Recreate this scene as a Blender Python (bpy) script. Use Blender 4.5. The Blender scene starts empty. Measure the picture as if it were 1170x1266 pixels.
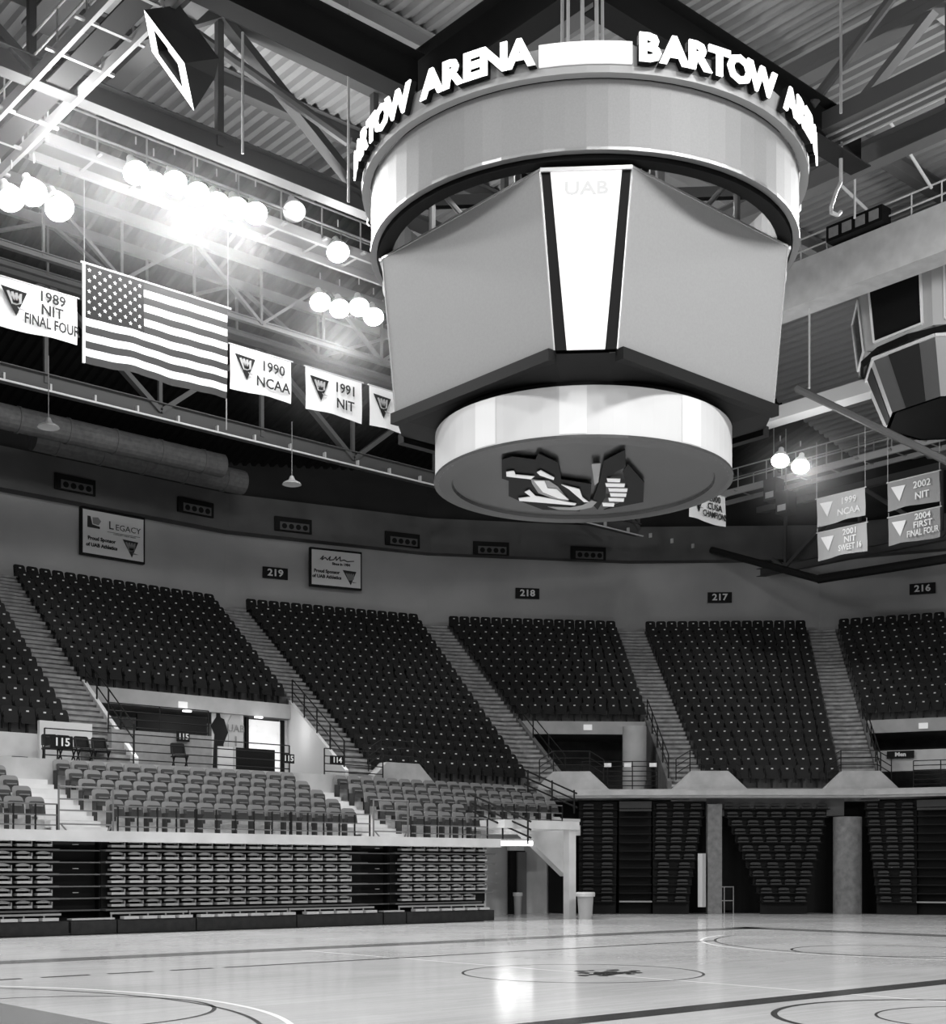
import bpy, math, random
from mathutils import Matrix, Vector
random.seed(7)
C = bpy.context.scene.collection
PI = math.pi
# ------------------------------------------------------------------ camera
EYE = 1.58; FPX = 1666.0; HOR = 1075.0; AZ = math.radians(48.7)
FW = Vector((math.cos(AZ), math.sin(AZ))); RT = Vector((math.sin(AZ), -math.cos(AZ)))
cam = bpy.data.cameras.new('camera'); camo = bpy.data.objects.new('camera', cam); C.objects.link(camo)
camo.location = (0, 0, EYE); camo.rotation_euler = (PI/2, 0, AZ-PI/2)
cam.sensor_fit = 'HORIZONTAL'; cam.sensor_width = 36; cam.lens = FPX/1170*36
cam.shift_y = (HOR-633)/1170; cam.clip_end = 300; cam.clip_start = .1
bpy.context.scene.camera = camo
# ------------------------------------------------------------------ world, exposure
w = bpy.data.worlds.new('arena_air'); bpy.context.scene.world = w; w.use_nodes = True
w.node_tree.nodes['Background'].inputs[0].default_value = (1, 1, 1, 1)
w.node_tree.nodes['Background'].inputs[1].default_value = .008
vs = bpy.context.scene.view_settings
vs.view_transform = 'Standard'; vs.look = 'None'; vs.gamma = 1; vs.exposure = 0.85; vs.use_curve_mapping = False
KEY = 1.0; GLARE = .05
def spot(x, y, z, tx, ty, tz, power, size=1.0, ang=110, blend=.6):
    l = bpy.data.lights.new('lamp_light', 'SPOT'); l.energy = power*KEY; l.shadow_soft_size = size
    l.spot_size = math.radians(ang); l.spot_blend = blend
    o = bpy.data.objects.new('lamp_light', l); C.objects.link(o); o.location = (x, y, z)
    d = Vector((tx-x, ty-y, tz-z)); o.rotation_euler = d.to_track_quat('-Z', 'Y').to_euler()
    return o
# rows of arena lamps under the catwalks (two long rows and the two short ends)
for x in (3, 9, 15, 21, 27): spot(x, -3.5, 19.4, x, 6, 0, 2600)
for x, p_ in ((3, 2600), (9, 2600), (14.2, 1300), (15.8, 1500), (17.8, 1500), (19.8, 1500), (24.8, 1200), (29, 900)): spot(x, 32.3, 19.2, x, 20, 0, p_)
for y in (8, 20): spot(33, y, 19.2, 22, y, 0, 1300)
for y in (2, 14, 26): spot(-8, y, 19.4, 5, y, 0, 2600)
def spill(x, y, z, power, r=.5):
    l = bpy.data.lights.new('added_spill', 'POINT'); l.energy = power; l.shadow_soft_size = r
    o = bpy.data.objects.new('added_spill', l); C.objects.link(o); o.location = (x, y, z)
for x, y, z in ((13.4, 30.3, 18.9), (15.6, 31.6, 18.6), (17.6, 31.6, 18.6), (19.6, 31.6, 18.6), (22.6, 31.6, 18.8), (24.8, 34.6, 18.0)): spill(x, y, z, 230)  # point lights added by the lamps, brightening the steel around them
spill(41.3, 28.6, 16.0, 160); spill(34.5, 14, 19.2, 900)  # the second is added without a lamp, to brighten the pale duct
# low spot lights out of view that wash the upper tiers and roof softly
for x, y in ((-6, -6), (4, -12)): spot(x, y, 14, 34, 34, 7, 1800, 1.5, 75, .9)

# ------------------------------------------------------------------ helpers
MATS = {}
def mat(name, g, rough=.6, metal=0.0, emit=0.0, noise=0.0, scale=6.0, coat=0.0, spec=.5):
    if name in MATS: return MATS[name]
    m = bpy.data.materials.new(name); m.use_nodes = True; nt = m.node_tree
    b = nt.nodes['Principled BSDF']
    b.inputs['Base Color'].default_value = (g, g, g, 1); b.inputs['Roughness'].default_value = rough
    b.inputs['Metallic'].default_value = metal; b.inputs['Specular IOR Level'].default_value = spec if g > .13 or coat else .12+.15*(g > .05)
    if coat: b.inputs['Coat Weight'].default_value = coat; b.inputs['Coat Roughness'].default_value = .12
    if emit:
        b.inputs['Emission Color'].default_value = (1, 1, 1, 1); b.inputs['Emission Strength'].default_value = emit
    if noise:
        tc = nt.nodes.new('ShaderNodeTexCoord'); n = nt.nodes.new('ShaderNodeTexNoise'); r = nt.nodes.new('ShaderNodeValToRGB')
        n.inputs['Scale'].default_value = scale; n.inputs['Detail'].default_value = 5
        lo, hi = max(0, g*(1-noise)), min(1, g*(1+noise))
        r.color_ramp.elements[0].position = .3; r.color_ramp.elements[1].position = .7
        r.color_ramp.elements[0].color = (lo, lo, lo, 1); r.color_ramp.elements[1].color = (hi, hi, hi, 1)
        nt.links.new(tc.outputs['Object'], n.inputs['Vector']); nt.links.new(n.outputs['Fac'], r.inputs[0])
        nt.links.new(r.outputs[0], b.inputs['Base Color'])
    MATS[name] = m; return m
class MB:
    def __init__(s): s.v = []; s.f = []; s.mi = []; s.cur = 0
    def add(s, vs, fs):
        n = len(s.v); s.v += [tuple(p) for p in vs]
        for f in fs: s.f.append(tuple(i+n for i in f)); s.mi.append(s.cur)
        return s
    def box(s, x0, x1, y0, y1, z0, z1):
        return s.hexa([(x0,y0),(x1,y0),(x1,y1),(x0,y1)], z0, z1)
    def hexa(s, q, z0, z1):          # q: plan polygon (ccw), z0/z1 scalars or lists
        n = len(q); a = z0 if isinstance(z0, (list, tuple)) else [z0]*n; b = z1 if isinstance(z1, (list, tuple)) else [z1]*n
        vs = [(p[0], p[1], a[i]) for i, p in enumerate(q)] + [(p[0], p[1], b[i]) for i, p in enumerate(q)]
        fs = [tuple(range(n))[::-1], tuple(range(n, 2*n))] + [(i, (i+1) % n, (i+1) % n+n, i+n) for i in range(n)]
        return s.add(vs, fs)
    def prism(s, pts, vec):          # pts: 3d planar polygon, extruded by vec
        n = len(pts); v = Vector(vec); vs = [Vector(p) for p in pts]; vs += [p+v for p in vs]
        return s.add(vs, [tuple(range(n))[::-1], tuple(range(n, 2*n))] + [(i, (i+1) % n, (i+1) % n+n, i+n) for i in range(n)])
    def bar(s, p0, p1, w, h=None, up=(0,0,1)):
        p0, p1 = Vector(p0), Vector(p1); h = h or w; d = (p1-p0)
        if d.length < 1e-6: return s
        d.normalize(); u = Vector(up)
        if abs(d.dot(u)) > .98: u = Vector((1, 0, 0))
        sx = d.cross(u).normalized(); uz = sx.cross(d).normalized()
        q = [sx*a*w/2+uz*b*h/2 for a, b in ((-1,-1),(1,-1),(1,1),(-1,1))]
        return s.add([p0+k for k in q]+[p1+k for k in q], [(3,2,1,0),(4,5,6,7),(0,1,5,4),(1,2,6,5),(2,3,7,6),(3,0,4,7)])
    def ibeam(s, p0, p1, w, h, t=.03):
        p0, p1 = Vector(p0), Vector(p1); z = Vector((0,0,h/2))
        s.bar(p0+z, p1+z, w, t); s.bar(p0-z, p1-z, w, t); return s.bar(p0, p1, t, h)
    def tube(s, p0, p1, r, n=8, r1=None):
        p0, p1 = Vector(p0), Vector(p1); r1 = r if r1 is None else r1; d = (p1-p0).normalized()
        u = Vector((0,0,1)) if abs(d.z) < .95 else Vector((1,0,0)); a = d.cross(u).normalized(); b = a.cross(d)
        ring = lambda p, q: [p+a*q*math.cos(2*PI*i/n)+b*q*math.sin(2*PI*i/n) for i in range(n)]
        return s.add(ring(p0, r)+ring(p1, r1), [tuple(range(n)), tuple(range(n, 2*n))[::-1]]+[(i, i+n, (i+1) % n+n, (i+1) % n) for i in range(n)])
    def path(s, pts, r, n=6):
        for a, b in zip(pts, pts[1:]): s.tube(a, b, r, n)
        return s
    def lathe(s, prof, n=24, c=(0,0,0), a0=0, a1=2*PI):
        full = abs(a1-a0-2*PI) < 1e-6; m = n if full else n+1; vs = []; fs = []
        for i in range(m):
            a = a0+(a1-a0)*i/n
            vs += [(c[0]+r*math.cos(a), c[1]+r*math.sin(a), c[2]+z) for r, z in prof]
        k = len(prof)
        for i in range(n):
            j = (i+1) % m
            for q in range(k-1): fs.append((i*k+q, j*k+q, j*k+q+1, i*k+q+1))
        return s.add(vs, fs)
    def build(s, name, m, parent=None, kind=None, smooth=False):
        me = bpy.data.meshes.new(name); off = Vector((0,0,0))
        if parent is None and s.v:
            xs, ys, zs = zip(*s.v); off = Vector(((min(xs)+max(xs))/2, (min(ys)+max(ys))/2, min(zs)))
        me.from_pydata([Vector(p)-off for p in s.v], [], s.f); me.validate()
        ms = m if isinstance(m, (list, tuple)) else [m]
        for q in ms: me.materials.append(q)
        if len(ms) > 1:
            for p, i in zip(me.polygons, s.mi): p.material_index = i
        if smooth:
            for p in me.polygons: p.use_smooth = True
        o = bpy.data.objects.new(name, me); C.objects.link(o); o.location = off
        if parent: o.parent = parent
        if kind: o['kind'] = kind
        return o
def tag(o, label, cat, group=None, kind=None):
    o['label'] = label; o['category'] = cat
    if group: o['group'] = group
    if kind: o['kind'] = kind
    return o
def thing(name, label, cat, loc=(0,0,0), rz=0, group=None):
    o = bpy.data.objects.new(name, None); C.objects.link(o); o.location = loc; o.rotation_euler = (0,0,rz)
    o.empty_display_size = .2
    return tag(o, label, cat, group)
def plabel(o, s): o['label'] = s; return o
def dup(root, loc, rz, label, group=None):
    r = root.copy(); C.objects.link(r); r.location = loc; r.rotation_euler = (0,0,rz); r['label'] = label
    if group: r['group'] = group
    for ch in root.children:
        c = ch.copy(); C.objects.link(c); c.parent = r
        for g in ch.children:
            d = g.copy(); C.objects.link(d); d.parent = c
    return r
def text_mb(mb, s, size, x, z, y=0, ext=.01, align='CENTER', bold=0.0, sx=1.0, up=None):
    cu = bpy.data.curves.new('lettering', 'FONT'); cu.body = s; cu.size = size; cu.align_x = align; cu.align_y = 'CENTER'
    cu.extrude = ext; cu.offset = bold; cu.resolution_u = 2
    o = bpy.data.objects.new('lettering', cu); C.objects.link(o)
    me = bpy.data.meshes.new_from_object(o)
    C.objects.unlink(o); bpy.data.objects.remove(o)
    mb.add([(x+v.co.x*sx, y-v.co.z, z+v.co.y) for v in me.vertices], [tuple(p.vertices) for p in me.polygons])
    bpy.data.meshes.remove(me); bpy.data.curves.remove(cu); return mb
def ray(px, py):
    d = FW+(px-585)/FPX*RT; return Vector((d.x, d.y, (HOR-py)/FPX))
def atD(px, py, D): return Vector((0,0,EYE))+ray(px, py)*D
def atZ(px, py, z): return atD(px, py, (z-EYE)*FPX/(HOR-py))
def onY(px, py, y): return atD(px, py, y/ray(px, py).y)
def onX(px, py, x): return atD(px, py, x/ray(px, py).x)
def scr(p):
    D = p[0]*FW.x+p[1]*FW.y; X = p[0]*RT.x+p[1]*RT.y
    return (585+FPX*X/D, HOR-FPX*(p[2]-EYE)/D, D) if D > .1 else (9999, 9999, D)
ONES = ['zero','one','two','three','four','five','six','seven','eight','nine','ten','eleven','twelve','thirteen','fourteen','fifteen','sixteen','seventeen','eighteen','nineteen']
TENS = ['','','twenty','thirty','forty','fifty','sixty']
def nw(n): return ONES[n] if n < 20 else TENS[n//10]+('' if n % 10 == 0 else '-'+ONES[n % 10])
ORD = {1:'first',2:'second',3:'third',5:'fifth',8:'eighth',9:'ninth',12:'twelfth'}
def nth(n):
    if n in ORD: return ORD[n]
    if n < 20: return ONES[n]+'th'
    if n % 10 == 0: return TENS[n//10][:-1]+'ieth'
    return TENS[n//10]+'-'+nth(n % 10)

conc = mat('concrete', .42, .8, noise=.15, scale=1.2)
conc_l = mat('pale_concrete', .62, .75, noise=.1, scale=1.5)
conc_d = mat('dark_concrete', .13, .85, noise=.25, scale=2)
stepm = mat('stair_concrete', .17, .85, noise=.4, scale=2.5)
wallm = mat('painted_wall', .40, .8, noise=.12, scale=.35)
bulk = mat('bulkhead_panel', .12, .8, noise=.2, scale=.5)
black = mat('black_paint', .012, .5)
steel = mat('grey_steel', .22, .5, noise=.1)
steel_l = mat('pale_steel', .55, .45)
steel_d = mat('dark_steel', .035, .5)
deckm = mat('roof_deck', .34, .6)
white = mat('white_plastic', .8, .5)
cloth = mat('white_cloth', .85, .9)
railm = mat('black_rail', .02, .4)
# ------------------------------------------------------------------ floor
fm = mat('court_wood', .62, .2, coat=.0, spec=.5)
nt = fm.node_tree; b = nt.nodes['Principled BSDF']
tc = nt.nodes.new('ShaderNodeTexCoord'); mp = nt.nodes.new('ShaderNodeMapping'); br = nt.nodes.new('ShaderNodeTexBrick')
br.inputs['Scale'].default_value = 1; br.inputs['Brick Width'].default_value = 1.6; br.inputs['Row Height'].default_value = .07
br.inputs['Mortar Size'].default_value = .001; br.inputs['Color1'].default_value = (.68,.68,.68,1); br.inputs['Color2'].default_value = (.78,.78,.78,1); br.inputs['Mortar'].default_value = (.4,.4,.4,1)
nz = nt.nodes.new('ShaderNodeTexNoise'); nz.inputs['Scale'].default_value = .35; nz.inputs['Detail'].default_value = 6
mx = nt.nodes.new('ShaderNodeMix'); mx.data_type = 'RGBA'; mx.blend_type = 'MULTIPLY'; mx.inputs[0].default_value = .35
nt.links.new(tc.outputs['Object'], mp.inputs[0]); nt.links.new(mp.outputs[0], br.inputs[0]); nt.links.new(mp.outputs[0], nz.inputs[0])
nt.links.new(br.outputs[0], mx.inputs[6]); nt.links.new(nz.outputs[0], mx.inputs[7]); nt.links.new(mx.outputs[2], b.inputs['Base Color'])
r2 = nt.nodes.new('ShaderNodeMapRange'); r2.inputs[3].default_value = .09; r2.inputs[4].default_value = .16
nt.links.new(nz.outputs[0], r2.inputs[0]); nt.links.new(r2.outputs[0], b.inputs['Roughness'])
mb = MB(); mb.box(-25, 70, -25, 60, -.2, 0); mb.build('floor', fm, kind='structure')
# ---- court markings
SX, SY = 14.85, 14.37
lw = mat('white_court_paint', .85, .25); ld = mat('dark_court_paint', .04, .2); lg = mat('grey_court_paint', .15, .2)
ZL = .002
def strip(mb, a, b2, wd, z=ZL):
    a, b2 = Vector(a), Vector(b2); d = (b2-a).normalized(); n = Vector((-d.y, d.x))*wd/2
    mb.add([(*(a-n), z), (*(b2-n), z), (*(b2+n), z), (*(a+n), z)], [(0,1,2,3)])
def arc(mb, c, r, a0, a1, wd, z=ZL, n=64):
    vs = []; fs = []
    for i in range(n+1):
        a = math.radians(a0+(a1-a0)*i/n)
        for q in (r-wd/2, r+wd/2): vs.append((c[0]+q*math.cos(a), c[1]+q*math.sin(a), z))
    for i in range(n): fs.append((2*i, 2*i+1, 2*i+3, 2*i+2))
    mb.add(vs, fs)
def mark(mb, name, m):
    return mb.build(name, m, kind='structure')
HL, HW = 14.33, 7.62
m_ = MB()
for sx in (-1, 1): strip(m_, (SX+sx*(HL+.45), SY-HW-.9), (SX+sx*(HL+.45), SY+HW+.9), .9)
for sy in (-1, 1): strip(m_, (SX-HL-.9, SY+sy*(HW+.45)), (SX+HL+.9, SY+sy*(HW+.45)), .8)
mark(m_, 'court_border', lg)
m_ = MB(); strip(m_, (SX, SY-HW), (SX, SY+HW), .05)
for s_, c_ in ((1, SX-HL+1.575), (-1, SX+HL-1.575)):
    arc(m_, (c_, SY), 6.25, -75 if s_ > 0 else 105, 75 if s_ > 0 else 255, .07)
mark(m_, 'court_white_line', lw)
m_ = MB()
for c_ in (SX-HL+5.8, SX+HL-5.8): arc(m_, (c_, SY), 1.83, 0, 360, .05, .003)
for s_, c_ in ((1, SX-HL+1.575), (-1, SX+HL-1.575)):
    arc(m_, (c_, SY), 5.95, -75 if s_ > 0 else 105, 75 if s_ > 0 else 255, .05, .003)
arc(m_, (SX, SY), 1.83, 0, 360, .04, .003)
arc(m_, (13.4, 7.3), 2.0, 0, 360, .07, .004); arc(m_, (13.6, 7.1), 1.2, 0, 360, .03, .004)
mark(m_, 'court_circle_line', ld)
m_ = MB(); strip(m_, (11.3, 18.95), (SX+9, 18.95), .12, .004)
x = 3.0
while x < 11: strip(m_, (x, 18.95), (x+.75, 18.95), .13, .004); x += 1.05
strip(m_, (4, 9.85), (SX+9, 9.85), .42, .004)
mark(m_, 'volleyball_line', ld)
m_ = MB()
for (x0, x1) in ((-HL, -HL+5.8),): m_.add([(SX+x0, SY-1.83, .0015), (SX+x1, SY-1.83, .0015), (SX+x1, SY+1.83, .0015), (SX+x0, SY+1.83, .0015)], [(0,1,2,3)])
mark(m_, 'court_key_paint', mat('key_paint', .16, .25))
m_ = MB()
for i in range(60):
    a = random.uniform(0, 2*PI); r = random.uniform(0, .62); x, y = SX+.25+r*math.cos(a)*1.2, SY-.25+r*math.sin(a)*.75
    q = random.uniform(.05, .15); ph = random.uniform(0, 3)
    m_.add([(x+q*math.cos(ph+k*PI/2.5)*random.uniform(.5, 1.2), y+q*math.sin(ph+k*PI/2.5)*.7, .005+i*.0001) for k in range(5)], [(0,1,2,3,4)])
mark(m_, 'court_emblem_paint', mat('emblem_paint', .03, .25))

# ------------------------------------------------------------------ seating bowl
FP = [(7.5,34.9),(17.3,34.9),(26.0,34.9),(34.0,34.6),(37.6,31.1),(42.2,27.0),(45.5,19.5)]
BP = [(10,50.8),(20.4,50.8),(30.6,50.8),(39.8,48.2),(47.9,43.2),(54.4,37.0),(59,27.7)]
FP = [Vector(p) for p in FP]; BP = [Vector(p) for p in BP]
NR = 20; RISE = .42; Z0 = 4.5; WALK = 4.42
def rz_(r): return Z0+RISE*r
def P(k, r): return FP[k].lerp(BP[k], r/NR)
START = [2, 7, 0, 7, 0, 7]
NAMES = ['section at the far left edge', 'section below the large framed board', 'section below wall sign 219', 'section below wall sign 218', 'section below wall sign 217', 'section below wall sign 216']
SHORT = ['leftmost section', 'section under the larger sponsor board', 'section under sign 219', 'section under sign 218', 'section under sign 217', 'section under sign 216']
AW = .62
def seg(k, r, trim=AW):
    a, b = P(k, r), P(k+1, r); t = (b-a).normalized(); return a+t*trim, b-t*trim, t
def out(t): return Vector((-t.y, t.x))
for k in range(6):
    m_ = MB()
    for r in range(START[k], NR):
        a, b, t = seg(k, r); c, d, _ = seg(k, r+1)
        z = rz_(r); zb = z-.5 if r > START[k] or START[k] > 3 else z-1.0
        m_.hexa([a, b, d, c], zb, z)
    m_.build('seating_tier', conc_d, kind='structure')
for k in range(1, 6):     # aisles
    m_ = MB()
    for r in range(0, NR):
        for h in (0, .5):
            q = []
            for rr in (r+h, r+h+.5):
                a = P(k, rr); tl = (P(k, rr)-P(k-1, rr)).normalized(); tr = (P(k+1, rr)-P(k, rr)).normalized()
                q.append((a-tl*AW, a, a+tr*AW))
            z = rz_(r+h)+.12
            m_.hexa([q[0][0], q[0][1], q[0][2], q[1][2], q[1][1], q[1][0]], z-.6, z)
    m_.build('aisle_stairs', stepm, kind='structure')
    # pale nosings are part of the steps
    m_ = MB()
    for r in range(0, NR):
        for h in (0, .5):
            rr = r+h; a = P(k, rr); tl = (P(k, rr)-P(k-1, rr)).normalized(); tr = (P(k+1, rr)-P(k, rr)).normalized()
            z = rz_(rr)+.121
            for p, q in ((a-tl*AW, a), (a, a+tr*AW)):
                n = out((q-p).normalized())*.15; e = out((q-p).normalized())*-.02
                m_.hexa([p+e, q+e, q+n, p+n], z-.09, z+.004)
    m_.build('stair_nosing', mat('pale_nosing', .34, .85, noise=.3, scale=3), kind='structure')
# back wall, bulkhead, duct
def band(name, r0, r1, z0, z1, m, ks=range(0, 6)):
    m_ = MB()
    for k in ks: m_.hexa([P(k, r0), P(k+1, r0), P(k+1, r1), P(k, r1)], z0, z1)
    return m_.build(name, m, kind='structure')
band('wall_back', 21.0, 21.4, 12.0, 16.6, wallm)
band('back_walkway', 20, 21.0, 12.3, 12.9, conc_d)
band('wall_bulkhead', 20.2, 21.0, 16.3, 17.9, bulk)
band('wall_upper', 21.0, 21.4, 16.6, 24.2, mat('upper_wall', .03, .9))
def on_wall(px, py, r):
    for k in range(6):
        a, b = P(k, r), P(k+1, r); t = b-a; d = ray(px, py)
        den = d.x*t.y-d.y*t.x
        if abs(den) < 1e-9: continue
        D = (a.x*t.y-a.y*t.x)/den; p = Vector((d.x*D, d.y*D)); s = (p-a).dot(t)/t.length_squared
        if D > 0 and -.001 <= s <= 1.001: return Vector((p.x, p.y, EYE+d.z*D)), math.atan2(t.y, t.x), k
    return None
# ceiling / roof deck: corrugated, ribs run along Y, slopes down towards the bowl's edge
def roofz(x, y):
    return 24.0-.30*max(0, y-36)-.22*max(0, x-42)
m_ = MB(); ys = [-22, 36, 53]; x = -20.0; zl = []
prof = []
while x < 64: prof += [(x, 0), (x+.14, 0), (x+.2, .14), (x+.34, .14), (x+.4, 0)]; x += .4
vs = [];
for y in ys: vs += [(px_, y, roofz(px_, y)+dz) for px_, dz in prof]
n = len(prof)
m_.add(vs[:2*n], [(i, i+1, n+i+1, n+i) for i in range(n-1)])
m_.build('ceiling', deckm, kind='structure')
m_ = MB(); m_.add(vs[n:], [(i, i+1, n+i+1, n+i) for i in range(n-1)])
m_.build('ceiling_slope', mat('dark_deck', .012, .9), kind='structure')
# ------------------------------------------------------------------ upper tier seats
seatm = mat('dark_seat_plastic', .016, .42); seatb = mat('seat_bracket', .02, .5); tagm = mat('seat_number_tag', .75, .3)
def rpan(w, z0, z1, y0, y1, th, rnd=.07, dx=0, seg_=3):
    pts = [(-w/2+dx, z0), (w/2+dx, z0)]
    for i in range(seg_+1):
        a = PI/2*i/seg_; pts.append((w/2-rnd+rnd*math.cos(a)+dx, z1-rnd+rnd*math.sin(a)))
    for i in range(seg_+1):
        a = PI/2+PI/2*i/seg_; pts.append((-w/2+rnd+rnd*math.cos(a)+dx, z1-rnd+rnd*math.sin(a)))
    f = lambda z: y0+(y1-y0)*(z-z0)/(z1-z0)
    return [(x, f(z), z) for x, z in pts], (0, th, 0)
def seat_parts():
    a = MB(); a.prism(*rpan(.46, .40, .86, .10, .19, .035, .09))
    b_ = MB(); b_.prism(*rpan(.42, .36, .70, .02, .07, .04, .06))
    c = MB(); c.box(-.03, .03, .10, .17, 0, .5); c.box(-.235, -.215, -.06, .14, .5, .56); c.box(-.235, -.215, .06, .14, .2, .56)
    d = MB(); d.box(-.04, .04, -.008, 0, .70, .745); 
    d.v = [(x, y+.025+.07, z) for x, y, z in d.v]
    e_ = MB(); e_.prism(*rpan(.40, .862, .872, .195, .197, .03, .003))
    return a, b_, c, d
def stadium_seat():
    t = thing('stadium_seat', 'seat', 'seat', (0,0,0))
    a, b_, c, d = seat_parts()
    a.build('backrest', seatm, t); b_.build('seat_pan', seatm, t); c.build('bracket', seatb, t); plabel(d.build('number_tag', tagm, t), 'small pale number tag')
    return t
cand = []
for k in range(6):
    for r in range(START[k], NR):
        a, b2, t = seg(k, r, AW+.02); L = (b2-a).length; n = int(L/.5); sp = L/n
        for i in range(n):
            c = a+t*sp*(i+.5)+out(t)*.42
            p = (c.x, c.y, rz_(r)); s = scr(p)
            if s[0] < -20 or s[0] > 1190: continue
            cand.append((s[2], k, r, i, p, math.atan2(t.y, t.x)))
cand.sort(key=lambda q: q[0])
proto = None; stuff = MB(); stags = MB(); am = MB()
for j, (D, k, r, i, p, rz) in enumerate(cand):
    if j < 300:
        lab = 'dark seat, %s from left in row %s, %s' % (nth(i+1), nw(r-START[k]+1), NAMES[k])
        if proto is None:
            proto = stadium_seat(); proto.location = p; proto.rotation_euler = (0,0,rz); proto['label'] = lab; proto['group'] = 'dark upper tier seats'
        else: dup(proto, p, rz, lab)
    else:
        M = Matrix.Translation(p) @ Matrix.Rotation(rz, 4, 'Z')
        for q_, part in enumerate(seat_parts()):
            stuff.cur = 1 if q_ == 3 else 0
            stuff.add([M @ Vector(v) for v in part.v], part.f)
o = stuff.build('stadium_seat', [seatm, tagm]); tag(o, 'the remaining dark folding seats filling the farther rows of the upper tier', 'seats', kind='stuff')
# ------------------------------------------------------------------ ledge, walkways, vomitories
cl2 = mat('shaded_ledge_concrete', .42, .8, noise=.15, scale=2)  # darker grey puts the shade on the far ledge into the colour
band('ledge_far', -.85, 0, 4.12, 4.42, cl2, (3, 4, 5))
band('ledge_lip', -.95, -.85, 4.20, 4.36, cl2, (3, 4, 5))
m_ = MB(); a = P(2, -.2); b2 = P(3, -.2); m_.hexa([a, b2, P(3, 0), P(2, 0)], 3.6, 4.46); m_.build('wall_knee', conc, kind='structure')
band('wall_knee', -.33, -.1, 3.6, 4.55, conc, (0, 1))
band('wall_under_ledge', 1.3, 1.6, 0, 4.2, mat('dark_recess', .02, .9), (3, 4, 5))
for k in (0, 1, 3, 5): band('cross_walkway', -.2 if k < 2 else 0, max(START[k], 2)+1.5, WALK-.35, WALK, conc_d, (k,))
m_ = MB(); m_.hexa([P(0, 1.9), P(1, 1.9), P(1, 2.0), P(0, 2.0)], WALK, 5.38); m_.build('wall_front', conc_l, kind='structure')
def slab(k, r0, r1, z0, z1, m, trim=AW, name='vomitory_lintel'):
    a, b2, t = seg(k, r0, trim); c, d, _ = seg(k, r1, trim)
    mb = MB(); mb.hexa([a, b2, d, c], z0, z1); return mb.build(name, m, kind='structure')
for k, mm in ((1, conc), (3, conc), (5, conc)):
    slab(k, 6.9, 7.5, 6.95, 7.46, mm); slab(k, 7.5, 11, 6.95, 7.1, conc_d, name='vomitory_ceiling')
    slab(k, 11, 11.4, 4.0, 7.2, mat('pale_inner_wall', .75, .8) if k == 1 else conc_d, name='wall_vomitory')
    for kk, s_ in ((k, 1), (k+1, -1)):      # side walls under the aisle stairs
        t = (P(k+1, 3)-P(k, 3)).normalized()*s_
        mb = MB(); pts = []
        for r, top in ((0, None), (7.2, None), (11.2, None)):
            a = P(kk, r)+t*AW; pts.append(a)
        n_ = t*.14
        def quad(a, b3, za0, za1, zb0, zb1):
            q = [a, b3, b3+n_, a+n_]
            mb.hexa([q[0], q[1], q[2], q[3]] if s_ < 0 else [q[3], q[2], q[1], q[0]], [za0, zb0, zb0, za0] if s_ < 0 else [za0, zb0, zb0, za0][::-1] if False else ([za0, zb0, zb0, za0] if s_ < 0 else [za0, zb0, zb0, za0]), ([za1, zb1, zb1, za1]))
        quad(pts[0], pts[1], 4.1, 4.75, 4.1, 7.65); quad(pts[1], pts[2], 4.1, 7.1, 4.1, 7.1)
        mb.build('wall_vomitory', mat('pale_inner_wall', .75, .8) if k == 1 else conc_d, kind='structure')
def rail_thing(label, pts, h=1.0, nr=4, base=None, ps=1.3, m=None, r=.018, cat='railing', group=None):
    m = m or railm; p0 = Vector(pts[0]); t = thing('railing', label, cat, p0, 0, group)
    L = [Vector(p)-p0 for p in pts]
    for i in range(nr):
        z = Vector((0, 0, h*(i+1)/nr)); mb = MB(); mb.path([p+z for p in L], r); mb.build('rail', m, t)
    for a, b3 in zip(L, L[1:]):
        n = max(1, round((b3-a).length/ps))
        for i in range(n+1):
            if i == n and (b3-L[-1]).length > 1e-6: continue
            p = a.lerp(b3, i/n); mb = MB(); mb.tube(p, p+Vector((0,0,h)), r*1.2, 6); mb.build('post', m, t)
    return t
def v3(p, z): return Vector((p.x, p.y, z))
for k, nm in ((1, 'opening below the big flag'), (3, 'opening below wall sign 218'), (5, 'opening at the right edge')):
    for kk, s_, sd in ((k, 1, 'left'), (k+1, -1, 'right')):
        if kk > 5: continue
        t = (P(k+1, 3)-P(k, 3)).normalized()*s_
        rail_thing('black sloping stair rail on the %s side of the %s' % (sd, nm), [v3(P(kk, 0.3)+t*(AW+.07), 4.85), v3(P(kk, 6.9)+t*(AW+.07), 7.5)], .85, 2, ps=1.6, r=.022)
def trap(px, label, r=-.5, ww=1.35, wt=.65, z1=5.08, z0=4.42):
    h_ = on_wall(px, 965, r); p, rz, k = h_; t = Vector((math.cos(rz), math.sin(rz))); o_ = out(t)
    mb = MB(); c = Vector((p.x, p.y))
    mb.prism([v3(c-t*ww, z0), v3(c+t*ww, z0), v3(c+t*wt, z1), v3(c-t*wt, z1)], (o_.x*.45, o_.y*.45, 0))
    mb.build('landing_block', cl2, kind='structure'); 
    a, b3 = c-t*wt+o_*.35, c+t*wt+o_*.35
    rail_thing(label, [v3(a-t*.5, z0+.35), v3(a, z1), v3(b3, z1), v3(b3+t*.5, z0+.35)], .75, 3, ps=2)
trap(499, 'black guard rail on the landing at the foot of the aisle left of section 219', -.1)
trap(707, 'black guard rail on the concrete landing left of the opening under sign 218')
trap(878, 'black guard rail on the concrete landing left of the seats under sign 217')
trap(1066, 'black guard rail on the concrete landing right of the seats under sign 217')
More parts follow.
